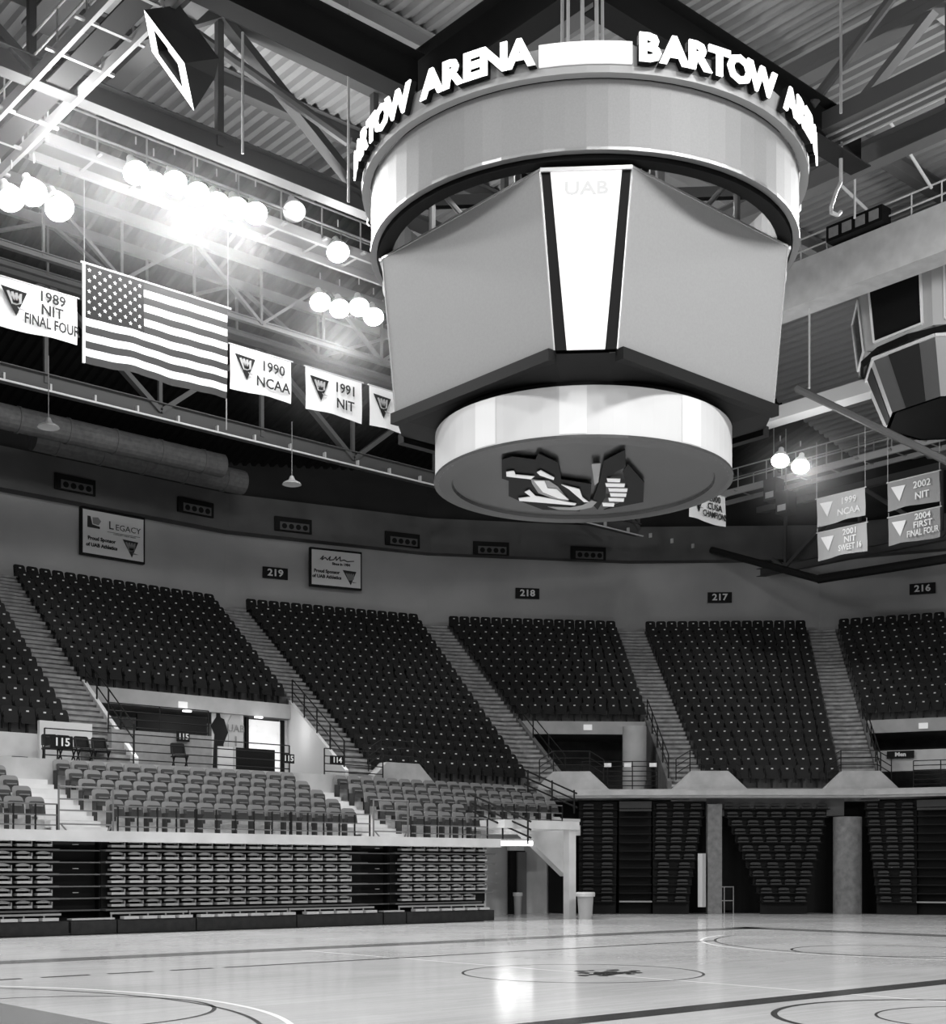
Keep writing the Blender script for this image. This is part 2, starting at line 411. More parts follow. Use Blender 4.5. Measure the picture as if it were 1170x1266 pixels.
# far vomitory interior bits
for k, f in ((3, .78),):
    a, b2, t = seg(k, 3.2); c = a.lerp(b2, f)
    mb = MB(); mb.lathe([(.45, 4.4), (.45, 6.95)], 20, (c.x, c.y, 0)); mb.build('column', conc, kind='structure', smooth=True)
a, b2, t = seg(3, .3, AW+.3)
rail_thing('black walkway railing with pale tags in front of the opening under sign 218', [v3(a.lerp(b2, .12), WALK), v3(a.lerp(b2, .95), WALK)], 1.05, 6, ps=.8)
for f in (.40, .62, .90):
    c = a.lerp(b2, f)-out(t)*.04; g = MB(); g.box(-.13, .13, -.02, 0, 0, .14); o = g.build('tag_sign', white); o.location = (c.x, c.y, WALK+.85); o.rotation_euler = (0,0,math.atan2(t.y,t.x))
    tag(o, 'small blank pale tag on the railing under sign 218, %s of three from left' % {.40:'first', .62:'second', .90:'third'}[f], 'sign')
a, b2, t = seg(5, .3, AW+.3)
rail_thing('black walkway railing in front of the opening at the right edge', [v3(a.lerp(b2, .14), WALK), v3(b2, WALK)], 1.0, 6, ps=.9)
a, b2, t = seg(5, 5.5, AW); mb = MB(); mb.hexa([a, b2, b2+out(t)*.3, a+out(t)*.3], 5.35, 6.15); mb.build('wall_inner', conc_l, kind='structure')
def plate_sign(px, py, r, wd, ht, txt, label, face=None, tm=None, size=None, name='section_sign', fr=None):
    p, rz, k = on_wall(px, py, r)
    t = thing(name, label, 'sign', (p.x, p.y, p.z-ht/2), rz)
    g = MB(); g.box(-wd/2, wd/2, -.08, -.02, 0, ht); g.build('plate', face or black, t)
    g = MB()
    if fr: 
        for x0, x1, z0, z1 in ((-wd/2-.05, wd/2+.05, ht, ht+.06), (-wd/2-.05, wd/2+.05, -.06, 0), (-wd/2-.07, -wd/2, 0, ht), (wd/2, wd/2+.05, 0, ht)): g.box(x0, x1, -.1, -.0, z0, z1)
        g.build('frame', fr, t)
    g = MB(); text_mb(g, txt, size or ht*.85, 0, ht/2, -.09, .006, bold=.012, sx=1.15); g.build('lettering', tm or white, t)
    return t
for px, py, s_ in ((340,709,'219'), (652,734,'218'), (890,739,'217'), (1141,728,'216')):
    plate_sign(px, py, 20.95, 1.15, .50, s_, 'black wall sign reading %s above the upper seats' % {'219':'two-one-nine','218':'two-one-eight','217':'two-one-seven','216':'two-one-six'}[s_] if False else 'black wall sign with white number %s' % s_+{'219':' beside the framed board','218':' left of the scoreboard centre line','217':' under the dark roof brace','216':' near the right edge'}[s_])
plate_sign(1114, 933, 5.45, 1.0, .28, 'Men', 'small black sign on the pale wall inside the right edge opening', size=.2, name='wayfinding_sign')
for (px, py, k) in ((228-2, 870, 1), (727, 898, 3), (1142, 896, 5)):
    p, rz, kk = on_wall(px, py, 6.88); g = MB(); g.box(-.17, .17, -.05, 0, -.11, .11); o = g.build('exit_light', mat('lit_plate', .6, .5, emit=.2)); o.location = (p.x, p.y, p.z-.15); o.rotation_euler = (0,0,rz)
    tag(o, 'small white plate on the concrete lintel ' + {1:'below the leftmost cut seating block', 3:'under section sign 218', 5:'at the right edge under sign 216'}[k], 'sign')
# framed sponsor boards
def crest(g, x, z, s, y=-.1):
    g.prism([(x-s*.55, y, z+s*.5), (x+s*.55, y, z+s*.45), (x+s*.1, y, z-s*.6)], (0, .005, 0))
def crest_detail(g, x, z, s, y=-.108):
    for i in range(4):
        a = -.35+i*.2
        g.prism([(x+a*s, y, z+.3*s), (x+(a+.12)*s, y, z+.33*s), (x+(a*.5+.22)*s, y, z-.12*s), (x+(a*.3)*s, y, z-.25*s)], (0, .004, 0))
    g.prism([(x+.15*s, y, z-.3*s), (x+.6*s, y, z-.38*s), (x+.25*s, y, z-.42*s)], (0, .004, 0))
def board(px, py, label, wd, ht, kind):
    p, rz, k = on_wall(px, py, 20.6 if kind else 20.9)
    t = thing('sponsor_board', label, 'sign', (p.x, p.y, p.z-ht/2), rz)
    g = MB(); g.box(-wd/2, wd/2, -.09, -.02, 0, ht); g.build('panel', mat('board_face', .72, .6), t)
    g = MB(); g.box(-wd/2-.08, -wd/2, -.14, .05, -.08, ht+.08); g.box(wd/2, wd/2+.04, -.14, .05, -.08, ht+.08)
    g.box(-wd/2, wd/2, -.14, .05, -.08, 0); g.box(-wd/2, wd/2, -.14, .05, ht, ht+.08); g.build('frame', black, t)
    g = MB()
    dk = mat('print_black', .04, .6)
    if kind == 0:
        text_mb(g, 'L', .46, -.08*wd, ht*.72, -.1, .004, bold=.004, align='LEFT'); text_mb(g, 'EGACY', .34, .03*wd, ht*.70, -.1, .004, align='LEFT', sx=1.05)
        g.box(-.10*wd, wd*.44, -.1, -.095, ht*.565, ht*.575)
        text_mb(g, 'COMMUNITY CREDIT UNION', .075, .18*wd, ht*.535, -.1, .003)
        g.prism([(-.42*wd, -.1, ht*.6), (-.22*wd, -.1, ht*.6), (-.22*wd, -.1, ht*.65), (-.34*wd, -.1, ht*.68), (-.37*wd, -.1, ht*.86), (-.42*wd, -.1, ht*.86)], (0, .005, 0))
        text_mb(g, 'Proud Sponsor', .20, -.19*wd, ht*.36, -.1, .004, bold=.01); text_mb(g, 'of UAB Athletics', .20, -.19*wd, ht*.21, -.1, .004, bold=.01)
        crest(g, .28*wd, ht*.28, ht*.36)
    else:
        g.path([(x*wd, -.1, z*ht) for x, z in ((-.32,.74),(-.26,.84),(-.29,.72),(-.22,.80),(-.18,.73),(-.12,.84),(-.14,.73),(-.05,.76),(0,.86),(0,.74),(.08,.86),(.08,.74),(.16,.78),(.22,.74),(.36,.77))], .022)
        text_mb(g, 'Since in 1984', .16, .10*wd, ht*.64, -.1, .004, bold=.008)
        text_mb(g, 'Proud Sponsor', .20, -.19*wd, ht*.40, -.1, .004, bold=.01); text_mb(g, 'of UAB Athletics', .20, -.19*wd, ht*.25, -.1, .004, bold=.01)
        crest(g, .27*wd, ht*.30, ht*.38)
    g.build('lettering', dk, t)
    g = MB()
    if kind == 0: g.prism([(-.33*wd, -.1, ht*.7), (-.24*wd, -.1, ht*.68), (-.2*wd, -.1, ht*.78), (-.25*wd, -.1, ht*.86), (-.34*wd, -.1, ht*.84)], (0, .005, 0))
    crest_detail(g, .275*wd, ht*.29, ht*.36); g.build('crest', mat('print_grey', .22, .6), t)
    return t
board(139, 663, 'large framed white board with a crest, name and leaf mark above the left seats', 2.72, 1.78, 0)
board(415, 704, 'framed white board with a handwritten line and crest, right of sign 219', 2.35, 1.58, 1)
# bulkhead vent panels
for i, (px, py) in enumerate(((92,600),(241,628),(362,650),(497,668),(607,679),(727,685))):
    h_ = on_wall(px, py, 20.15); p, rz, k = h_
    t = thing('vent_panel', 'dark four-hole vent panel on the bulkhead, %s from left' % nth(i+1), 'vent', (p.x, p.y, p.z-.3), rz, 'four-hole vent panels')
    g = MB(); g.box(-.85, .85, -.12, -.02, 0, .62); g.build('housing', black, t)
    g = MB(); g.box(-.62, .72, -.14, -.121, .05, .40); g.build('plate', mat('vent_plate', .11, .6), t)
    for j in range(4):
        g = MB(); x = -.42+.32*j; g.tube((x, -.13, .22), (x, -.15, .22), .12, 14); g.build('port', black, t)

# ------------------------------------------------------------------ lower stand (pale seats)
LX = [(5.0, 13.82), (15.2, 23.15), (24.5, 27.9)]
def lrow(i): return 30.85+.78*i, 2.5+.3*i
m_ = MB()
for i in range(5):
    y, z = lrow(i); x1 = 27.7 if i < 2 else (33.4, 33.2, 33.6)[i-2]
    zb = z-.35 if i else z-.2
    m_.box(4, x1, y, y+.79, zb, z)
m_.build('stand_tier', mat('stand_concrete', .5, .8, noise=.15), kind='structure')
m_ = MB(); m_.box(4, 28.0, 30.55, 30.95, 2.26, 2.52); m_.build('ledge_near', conc_l, kind='structure')
m_ = MB()
for xa, xb in ((13.86, 15.16), (23.2, 24.46)):
    for i in range(10):
        y = 30.9+.39*i; m_.box(xa, xb, y, y+.39, 2.45+.15*i, 2.52+.15*(i+1)-.05)
m_.build('aisle_stairs', conc_l, kind='structure')
lsm = mat('pale_seat_plastic', .20, .4); lsp = mat('pale_seat_pan', .05, .45); lsd = mat('seat_stand_metal', .04, .5)  # last one is the dark metal of the arm stands
def fixed_seat():
    t = thing('fixed_seat', 's', 'seat', group='pale lower stand seats')
    a = MB(); a.prism(*rpan(.47, .42, .84, .20, .28, .03, .10)); a.build('backrest', lsm, t)
    a = MB(); a.prism(*rpan(.37, .40, .72, .06, .13, .05, .04)); q_ = a.build('seat_pan', lsp, t)
    a = MB(); a.box(-.13, .13, .075, .10, .60, .635); plabel(a.build('pan_rib', lsm, q_), 'pale rib across the folded seat')
    a = MB(); a.box(-.245, -.215, .0, .24, 0, .50); a.box(-.245, -.215, -.06, .24, .48, .53); a.build('arm_stand', lsd, t)
    return t
fs = None
for bi, (xa, xb, bn) in enumerate(((8.0, 13.8, 'block left of the left stair'), (15.2, 23.15, 'wide middle block of lower stand'), (24.5, 27.9, 'block right of the right stair'))):
    for i in range(5):
        y, z = lrow(i); x0, x1 = xa, xb
        if bi == 1: x0 = 15.35-.0*i; x1 = 23.1-.12*i*0
        if bi == 2:
            x0 = 24.55; x1 = (27.85, 28.0, 32.8, 32.95, 33.3)[i]
        n = int((x1-x0)/.5)
        for j in range(n):
            x = x0+.25+j*(x1-x0)/n
            s = scr((x, y, z))
            if s[0] < -15: continue
            lab = 'pale seat, %s from left, row %s up, %s' % (nth(j+1 if bi else n-j), nw(i+1), bn)
            if bi == 0: lab = 'pale seat, %s left of the left stair, row %s of the lower stand' % (nth(n-j), nw(i+1))
            if fs is None: fs = fixed_seat(); fs.location = (x, y+.31, z); fs['label'] = lab
            else: dup(fs, (x, y+.31, z), 0, lab)
# front rails of the lower stand
grl = mat('grey_rail', .16, .4)
def frail(x0, x1, y, z, label, h=.62):
    t = thing('front_rail', label, 'railing', (x0, y, z))
    for zz in (.12, .36, h): g = MB(); g.bar((0,0,zz), (x1-x0,0,zz), .035); g.build('rail', grl, t)
    n = max(1, round((x1-x0)/.52))
    for i in range(n+1):
        x = (x1-x0)*i/n; g = MB(); g.bar((x,0,0), (x,0,h), .035); g.build('post', railm, t)
frail(9.5, 13.78, 30.75, 2.52, 'low front rail of the seat block left of the left stair')
frail(15.35, 17.5, 30.75, 2.52, 'low front rail before the middle seats, first panel from the stair')
frail(17.55, 20.4, 30.75, 2.52, 'low front rail before the middle seats, centre panel')
frail(20.45, 23.1, 30.75, 2.52, 'low front rail before the middle seats, right panel')
frail(24.6, 27.6, 30.75, 2.52, 'low front rail of the small block beside the tunnel')
frail(28.5, 32.4, 32.3, 3.12, 'low front rail of the seats above the tunnel roof')
for xa, xb, nm in ((13.75, 15.25, 'left'), (23.15, 24.5, 'right')):
    t = thing('stair_gate', 'grey pipe gate across the foot of the %s lower stair' % nm, 'railing', (xa, 30.7, 2.52))
    for z in (.15, .48, .75, 1.05): g = MB(); g.tube((.05,0,z), (xb-xa-.05,0,z), .02); g.build('rail', grl, t)
    for x in (.05, xb-xa-.05): g = MB(); g.tube((x,0,0), (x,0,1.08), .025); g.build('post', grl, t)
    g = MB(); g.path([(.1,0,.15), (.35,-.12,-.18), (xb-xa-.35,-.12,-.18), (xb-xa-.1,0,.15)], .022); g.build('drop_bar', grl, t)
for (x, y, z), nm in (((28.0, 30.7, 3.5), 'left of the tunnel light'), ((33.3, 33.9, 4.7), 'at the right end of the pale seats')):
    t = thing('stair_rail', 'black sloping triple handrail ' + nm, 'railing', (x, y, z))
    for o_ in (0, .25, .5): g = MB(); g.tube((-.6,.6,.4-o_), (.75,-.7,-.45-o_), .03); g.build('rail', railm, t)
    for q in (-.5, .1, .65): g = MB(); g.tube((q,-q,-.95-q*.3), (q,-q,.08-q*.62), .03); g.build('post', railm, t)
# ------------------------------------------------------------------ telescopic bleacher, left
tdm = mat('bleacher_deck', .05, .45); tkm = mat('bleacher_kick', .03, .5, noise=.2)
tsm = mat('bleacher_seat', .42, .42)
units = [(6.0, 14.0), (15.2, 23.3), (24.3, 28.1)]
for ui, (xa, xb) in enumerate(units):
    t = thing('telescopic_bleacher', 'retracted black bleacher bank below the pale seats, ' + ('left of the dark gap', 'the long middle bank', 'shorter bank beside the tunnel')[ui], 'bleacher', (xa, 31.1, 0))
    L = xb-xa
    for i in range(6):
        z = .555+.296*i; g = MB(); g.box(0, L+(.15 if ui == 2 and i > 1 else 0)+(-.4 if ui == 2 and i == 0 else 0), 0, .5, z, z+.045); g.build('tread', mat('tread_edge', .13, .45), t)
        g = MB(); g.box(.02, L-.02, .30, .34, z+.045, z+.296); g.build('riser', black, t)
    g = MB(); g.box(0, L, .36, .6, 0, 2.28); g.build('understructure', black, t)
KP = [(6.0, 11.5), (11.55, 14.0), (14.07, 15.24), (15.28, 17.43), (17.47, 20.5), (20.54, 23.45), (23.5, 24.3), (24.34, 27.75)]
KN = ['leftmost in view', 'ending left of the left gap', 'under the left gap', 'first right of the left gap', 'second right of the left gap', 'third right of the left gap', 'under the right gap', 'at the tunnel end']
for (xa, xb), kn in zip(KP, KN):
    gap = 'under' in kn
    t = thing('front_bench_section', 'low black bleacher front section with kickboard, ' + kn, 'bleacher', (xa, 30.6, 0))
    g = MB(); g.box(0, xb-xa, 0, .04, .02, .30); g.build('kickboard', tkm, t)
    g = MB(); g.box(0, xb-xa, .0, .5, .30, .34); g.build('tread', tkm, t)
    g = MB()
    if gap: g.box(.03, xb-xa-.03, .03, .3, .36, .40); g.build('step', tsm, t)
    else:
        g.box(0, xb-xa, .40, .43, .47, .52)
        for q_ in range(int((xb-xa)/.5)+1): g.box(min(q_*.5, xb-xa-.03), min(q_*.5, xb-xa-.03)+.03, .38, .41, .34, .47)
        g.build('back_rail', tsm, t)
def fold_seat():
    t = thing('folding_bleacher_seat', 's', 'seat', group='folded seats of the retracted bleachers')
    g = MB(); g.box(-.18, .18, 0, .22, .055, .115); g.build('seat_pan', tsm, t)
    n = 6; q = [(-.17, .08, .17)]+[(-.17+.34*i/n, .08, .205+.035*math.sin(PI*i/n)) for i in range(n+1)]+[(.17, .08, .17)]
    g = MB(); g.prism(q, (0, .05, 0)); g.build('backrest', tsm, t)
    g = MB(); g.box(.18, .2, .01, .2, .05, .2); g.build('hinge', mat('hinge_metal', .3, .4), t)
    return t
fb = None
def put_fold(x, y, z, lab):
    global fb
    if fb is None: fb = fold_seat(); fb.location = (x, y, z); fb['label'] = lab
    else: dup(fb, (x, y, z), 0, lab)
for ui, (xa, xb) in enumerate(((8.0, 13.84), (15.3, 23.15), (24.5, 28.1))):
    for i in range(6):
        z = .60+.296*i; n = int((xb-xa)/.5)
        if ui == 2 and i == 0: n -= 1
        for j in range(n):
            x = xa+.25+(j+.0)*.5 if ui != 0 else xb-.2-.5*j
            if scr((x, 31.1, z))[0] < -12: continue
            put_fold(x, 31.13, z, 'folded seat, %s, row %s up, retracted bleacher %s' % (
                nth(j+1)+(' left of the left gap' if ui == 0 else ' from left'), nw(i+1), ('at the left', 'in the middle', 'beside the tunnel')[ui]))
for (xa, xb), kn in zip(KP, KN):
    if 'under' in kn: continue
    n = int((xb-xa)/.5)
    for j in range(n):
        x = xb-.25-.5*j-(xb-xa-n*.5)/2
        if scr((x, 30.7, .3))[0] < -12: continue
        g = MB(); g.box(-.20, .20, 0, .22, .0, .07); o = g.build('bench_seat', tsm); o.location = (x, 30.63, .36)
        tag(o, 'pale bench seat, %s from right, front section %s' % (nth(j+1), kn), 'seat', 'floor-level bench seats')
# bolts of the front row: wheels
# gap filler between banks
for xa, xb, nm in ((14.0, 15.2, 'left'), (23.3, 24.3, 'right')):
    t = thing('bleacher_stair_bay', 'dark stepped bay forming the %s gap between bleacher banks' % nm, 'bleacher', (xa, 31.35, 0))
    for i in range(6):
        z = .555+.296*i; g = MB(); g.box(.02, xb-xa-.02, 0, .3, z, z+.03); g.build('step', mat('tread_edge', .13, .45), t)
        if i % 2: g = MB(); g.box(.45, .6, -.01, .02, z+.15, z+.17); g.build('latch', mat('hinge_metal', .3, .4), t)
    g = MB(); g.box(0.02, xb-xa-.02, .31, .5, 0, 2.2); g.build('back_panel', black, t)
# ------------------------------------------------------------------ tunnel / corridor
m_ = MB(); m_.box(28.0, 31.28, 30.4, 33.0, 2.86, 3.12); m_.build('ledge_tunnel', conc_l, kind='structure')
m_ = MB(); m_.box(30.9, 31.22, 30.5, 30.75, 0, 2.88); m_.build('column_tunnel', conc_l, kind='structure')
m_ = MB(); m_.box(28.2, 36.0, 35.1, 35.4, 0, 3.7); m_.build('wall_tunnel_back', conc, kind='structure')
m_ = MB(); m_.box(28.15, 28.35, 31.65, 35.1, 0, 2.8); m_.build('wall_tunnel_left', conc, kind='structure')
m_ = MB(); m_.box(28.2, 34.0, 33.0, 35.3, 3.25, 3.35); m_.build('ceiling_tunnel', conc_l, kind='structure')
m_ = MB(); m_.prism([(30.2, 32.2, 2.95), (32.5, 32.2, 2.95), (32.5, 32.2, 1.35)], (0, .3, 0)); m_.build('stair_soffit', conc_l, kind='structure')
m_ = MB(); m_.box(32.3, 34.2, 34.9, 35.1, 0, 0.01)
d_ = thing('door_1', 'dark open doorway with pale head frame in the tunnel', 'door', (32.4, 34.9, 0)); d_['kind'] = 'structure'; del d_['label']; del d_['category']
m_ = MB(); m_.box(34.4, 34.55, 33.9, 35.0, 0, 2.9); m_.build('wall_tunnel_right', black, kind='structure')
g = MB(); g.box(0, .72, -.03, .12, 0, 2.25); g.build('door_leaf', black, d_)
g = MB(); g.box(-.06, .62, -.06, .1, 2.25, 2.4); g.build('door_frame', conc_l, d_)
g = MB(); g.box(.28, .70, -.12, -.04, 0, 2.2); g.build('door_panel', mat('door_grey', .14, .5), d_)
lt = thing('fluorescent_light', 'long bright fluorescent tube light inside the tunnel', 'light', (29.75, 31.9, 2.40), math.radians(-30))
g = MB(); g.box(-.66, .66, -.09, .09, .1, .17); g.build('housing', white, lt)
g = MB(); g.tube((-.64, 0, .03), (.64, 0, .03), .085, 10); g.build('tube', mat('lit_tube', .9, .5, emit=4), lt)
l = bpy.data.lights.new('tunnel_light', 'POINT'); l.energy = 6; l.shadow_soft_size = .3; o = bpy.data.objects.new('tunnel_light', l); C.objects.link(o); o.location = (29.9, 32.4, 2.4)
def bin_(x, y, r, h, label):
    t = thing('trash_bin', label, 'bin', (x, y, 0)); gm = mat('bin_grey', .32, .5)
    g = MB(); g.lathe([(0, .0), (r*.78, 0), (r*.95, h*.86), (r*.9, h*.86), (.01, h*.8)], 28); g.build('body', gm, t, smooth=False)
    g = MB(); g.lathe([(r*.95, h*.84), (r*1.12, h*.84), (r*1.14, h*.95), (r*1.08, h), (r*.9, h), (r*.88, h*.9)], 28); g.build('rim', mat('bin_rim', .5, .5), t)
q = atZ(724, 1136.5, 0); bin_(q.x, q.y, .27, .86, 'round grey trash bin beside the pale tunnel column')
q = atZ(638, 1131, 0); bin_(q.x, q.y-.1, .15, .78, 'slim grey bin standing before the dark doorway in the tunnel')
# ------------------------------------------------------------------ far bleachers under the ledge
fsm = mat('far_bleacher_seat', .05, .35); ftm = mat('far_tread', .008, .5)
blocks = [((716, 764), (716, 762), 'beside the tunnel column'), ((808, 872), (808, 853), 'left of the pale pillar'), ((893, 1027), (942, 1000), 'bank narrowing downward'), ((1068, 1133), (1083, 1133), 'right of the round pillar')]
fbs = None
for bi, (top, bot, nm) in enumerate(blocks):
    h0, rz, kk = on_wall((top[0]+top[1])/2, 1100, -.8); base = Vector((h0.x, h0.y, 0)); t = thing('retracted_bleacher', 'dark retracted bleacher bank below the ledge, ' + nm, 'bleacher', base)
    for i in range(12):
        f = i/11; z = .42+.30*i; r = -.85+.05*i
        x0 = bot[0]+(top[0]-bot[0])*f; x1 = bot[1]+(top[1]-bot[1])*f
        h1 = on_wall(x0, 1100, r); h2 = on_wall(x1, 1100, r)
        a = Vector((h1[0].x, h1[0].y)); b3 = Vector((h2[0].x, h2[0].y)); tt = (b3-a).normalized(); oo = out(tt); L = (b3-a).length
        bl = Vector((base.x, base.y)); g = MB(); g.hexa([a-bl, b3-bl, b3+oo*.55-bl, a+oo*.55-bl], z, z+.03); g.build('tread', ftm, t)
        g = MB(); g.hexa([a+oo*.25-bl, b3+oo*.25-bl, b3+oo*.3-bl, a+oo*.3-bl], z+.03 if i else 0, z+.3); g.build('riser', black, t)
        n = max(2, int(L/.5)); 
        for j in range(n):
            c = a+tt*(L*(j+.5)/n)+oo*.1; rot = math.atan2(tt.y, tt.x)
            lab = 'dark folded seat, %s from left, row %s up, bleacher %s' % (nth(j+1), nw(i+1), nm)
            if fbs is None:
                g = MB(); g.box(-.19, .19, -.02, .16, .03, .075); g.prism([(-.18, .05, .13), (.18, .05, .13), (.18, .05, .19), (.1, .05, .215), (-.1, .05, .215), (-.18, .05, .19)], (0, .04, 0)); fbs = g.build('folded_seat', fsm); fbs.location = (0,0,0); o = fbs
                for v in o.data.vertices: v.co.z += 0.03
            else: o = fbs.copy(); C.objects.link(o)
            o.location = (c.x, c.y, z); o.rotation_euler = (0,0,rot); tag(o, lab, 'seat', 'folded seats of the far bleachers')
def on_led(px, r):
    h_ = on_wall(px, 1100, r); return Vector((h_[0].x, h_[0].y)), h_[1]
for (pa, pb, i0) in ((766, 806, 0), (1134, 1200, 1)):
    c, rz = on_led(pa, -.6); d, _ = on_led(pb, -.6); bl = c
    t = thing('bleacher_stair_bay', 'dark stepped stair bay between far bleacher banks, ' + ('left' if not i0 else 'at the right edge'), 'bleacher', (c.x, c.y, 0), 0)
    oo = out((d-c).normalized())
    for i in range(12):
        z = .42+.3*i; g = MB(); g.hexa([c-bl, d-bl, d-bl+oo*.4, c-bl+oo*.4], z, z+.04); g.build('step', ftm, t)
    g = MB(); g.hexa([c-bl+oo*.35, d-bl+oo*.35, d-bl+oo*.5, c-bl+oo*.5], 0, 4.0); g.build('back_panel', black, t)
    g = MB(); g.hexa([c-bl-oo*.12, d-bl-oo*.12, d-bl, c-bl], .42, .47); g.build('step', mat('far_step', .3, .4), t)
    g = MB(); g.hexa([c-bl, d-bl, d-bl+oo*.03, c-bl+oo*.03], 3.65, 4.0); g.build('end_panel', mat('far_panel', .05, .6), t)
c, rz = on_led(883, -.3); g = MB(); g.box(-.22, .28, -.1, .3, 0, 3.9); o = g.build('column', mat('block_column', .17, .85, noise=.25, scale=5), kind='structure'); o.location = (c.x, c.y, 0); o.rotation_euler = (0,0,rz)
c, rz = on_led(868, -.5); g = MB(); g.box(-.1, .1, -.1, .1, .25, 2.15); o = g.build('trim_1', mat('pale_trim', .6, .6), kind='structure'); o.location = (c.x, c.y, .25)
c, rz = on_led(1048, -.2); g = MB(); g.lathe([(.5, 0), (.5, 3.45)], 24); o = g.build('column', mat('block_column', .17, .85, noise=.25, scale=5), kind='structure', smooth=True); o.location = (c.x, c.y, 0)
g = MB(); g.box(-.55, .1, -.1, .5, 0, 3.45); o = g.build('column_face', conc_d, kind='structure'); o.location = (c.x, c.y, 0); o.rotation_euler = (0,0,rz)
c, rz = on_led(895, .9); t = thing('equipment_cart', 'pale framed cart in the dark opening right of the pale pillar', 'cart', (c.x, c.y, 0), rz)
g = MB()
for z in (.45, .95): g.bar((-.3, 0, z), (.35, 0, z), .03)
for x in (-.3, .02, .35): g.bar((x, 0, 0), (x, 0, .97), .03)
g.build('frame', steel_l, t); g = MB(); g.box(-.28, .33, .05, .5, .1, .9); g.build('body', black, t)
#PART3
# ------------------------------------------------------------------ centre scoreboard
SB = Vector((14.85, 14.37, 7.40)); S2 = Vector((14.85, 14.37))
TH0 = math.radians(4.7)
def dr(th): return -FW*math.cos(th-TH0)+RT*math.sin(th-TH0)
def tg(th): return FW*math.sin(th-TH0)+RT*math.cos(th-TH0)
sb = thing('scoreboard', 'huge round scoreboard with four grey screens hanging over centre court', 'scoreboard', SB)
ledg = mat('led_surface_grey', .24, .45, noise=.05, scale=40); scrm = mat('screen_grey', .30, .5, noise=.04, scale=30)
silver = mat('silver_edge', .8, .25, metal=.6); bk = mat('scoreboard_black', .006, .5)
whl = mat('lit_white_panel', .55, .4, emit=.38); letm = mat('lit_letter', .9, .4, emit=.9)
def ring(name, r, z0, z1, m, th=.08, parent=None, n=72, smooth=True):
    g = MB(); g.lathe([(r, z0-SB.z), (r, z1-SB.z), (r-th, z1-SB.z), (r-th, z0-SB.z), (r, z0-SB.z)], n)
    o = g.build(name, m, parent or sb)
    return o
upr = ring('upper_ring_screen', 3.22, 10.90, 11.78, ledg)
ring('ring_edge', 3.235, 10.86, 10.90, mat('ring_edge_metal', .25, .3, metal=.5), .10); ring('inner_ring', 3.12, 10.8, 11.9, bk, .2)
hdr = ring('header_ring', 3.34, 11.86, 12.14, mat('header_grey', .30, .5), .06)
ring('ring_tube', 3.36, 11.78, 11.87, mat('tube_grey', .35, .35), .12)
def letter(ch, th, r, z, size, par):
    for nm, m, y, e_ in (('letter', letm, -.03, .012), ('letter_return', bk, .03, .045)):
        g = MB(); text_mb(g, ch, size, 0, 0, y, e_, bold=.022, sx=1.10)
        d, t = dr(th), tg(th); g.v = [(d.x*(r-v[1])+t.x*v[0], d.y*(r-v[1])+t.y*v[0], z-SB.z+v[2]) for v in g.v]
        g.build(nm, m, par)
for q in range(4):
    o0 = 90*q-90*1
    for wd, a0, a1 in (('BARTOW', 11.5, 47.5), ('ARENA', 52.0, 79.5)):
        adv = {'B':1.0,'A':1.05,'R':1.0,'T':.92,'O':1.12,'W':1.45,'E':.88,'N':1.1}; tot = sum(adv[c] for c in wd); acc = 0
        for ch in wd:
            letter(ch, math.radians(o0+a0+(a1-a0)*(acc+adv[ch]/2)/tot), 3.44, 12.04, .47, hdr); acc += adv[ch]
    g = MB(); n = 6; vs = []
    a0, a1 = math.radians(o0+80.5), math.radians(o0+90+11)
    for i in range(n+1):
        d = dr(a0+(a1-a0)*i/n)
        for rr, z in ((3.37, 11.90), (3.37, 12.18), (3.33, 12.18), (3.33, 11.90)): vs.append((d.x*rr, d.y*rr, z-SB.z))
    g.add(vs, [(4*i+k, 4*i+4+k, 4*i+4+(k+1) % 4, 4*i+(k+1) % 4) for i in range(n) for k in range(4)])
    g.build('light_panel', whl, hdr)
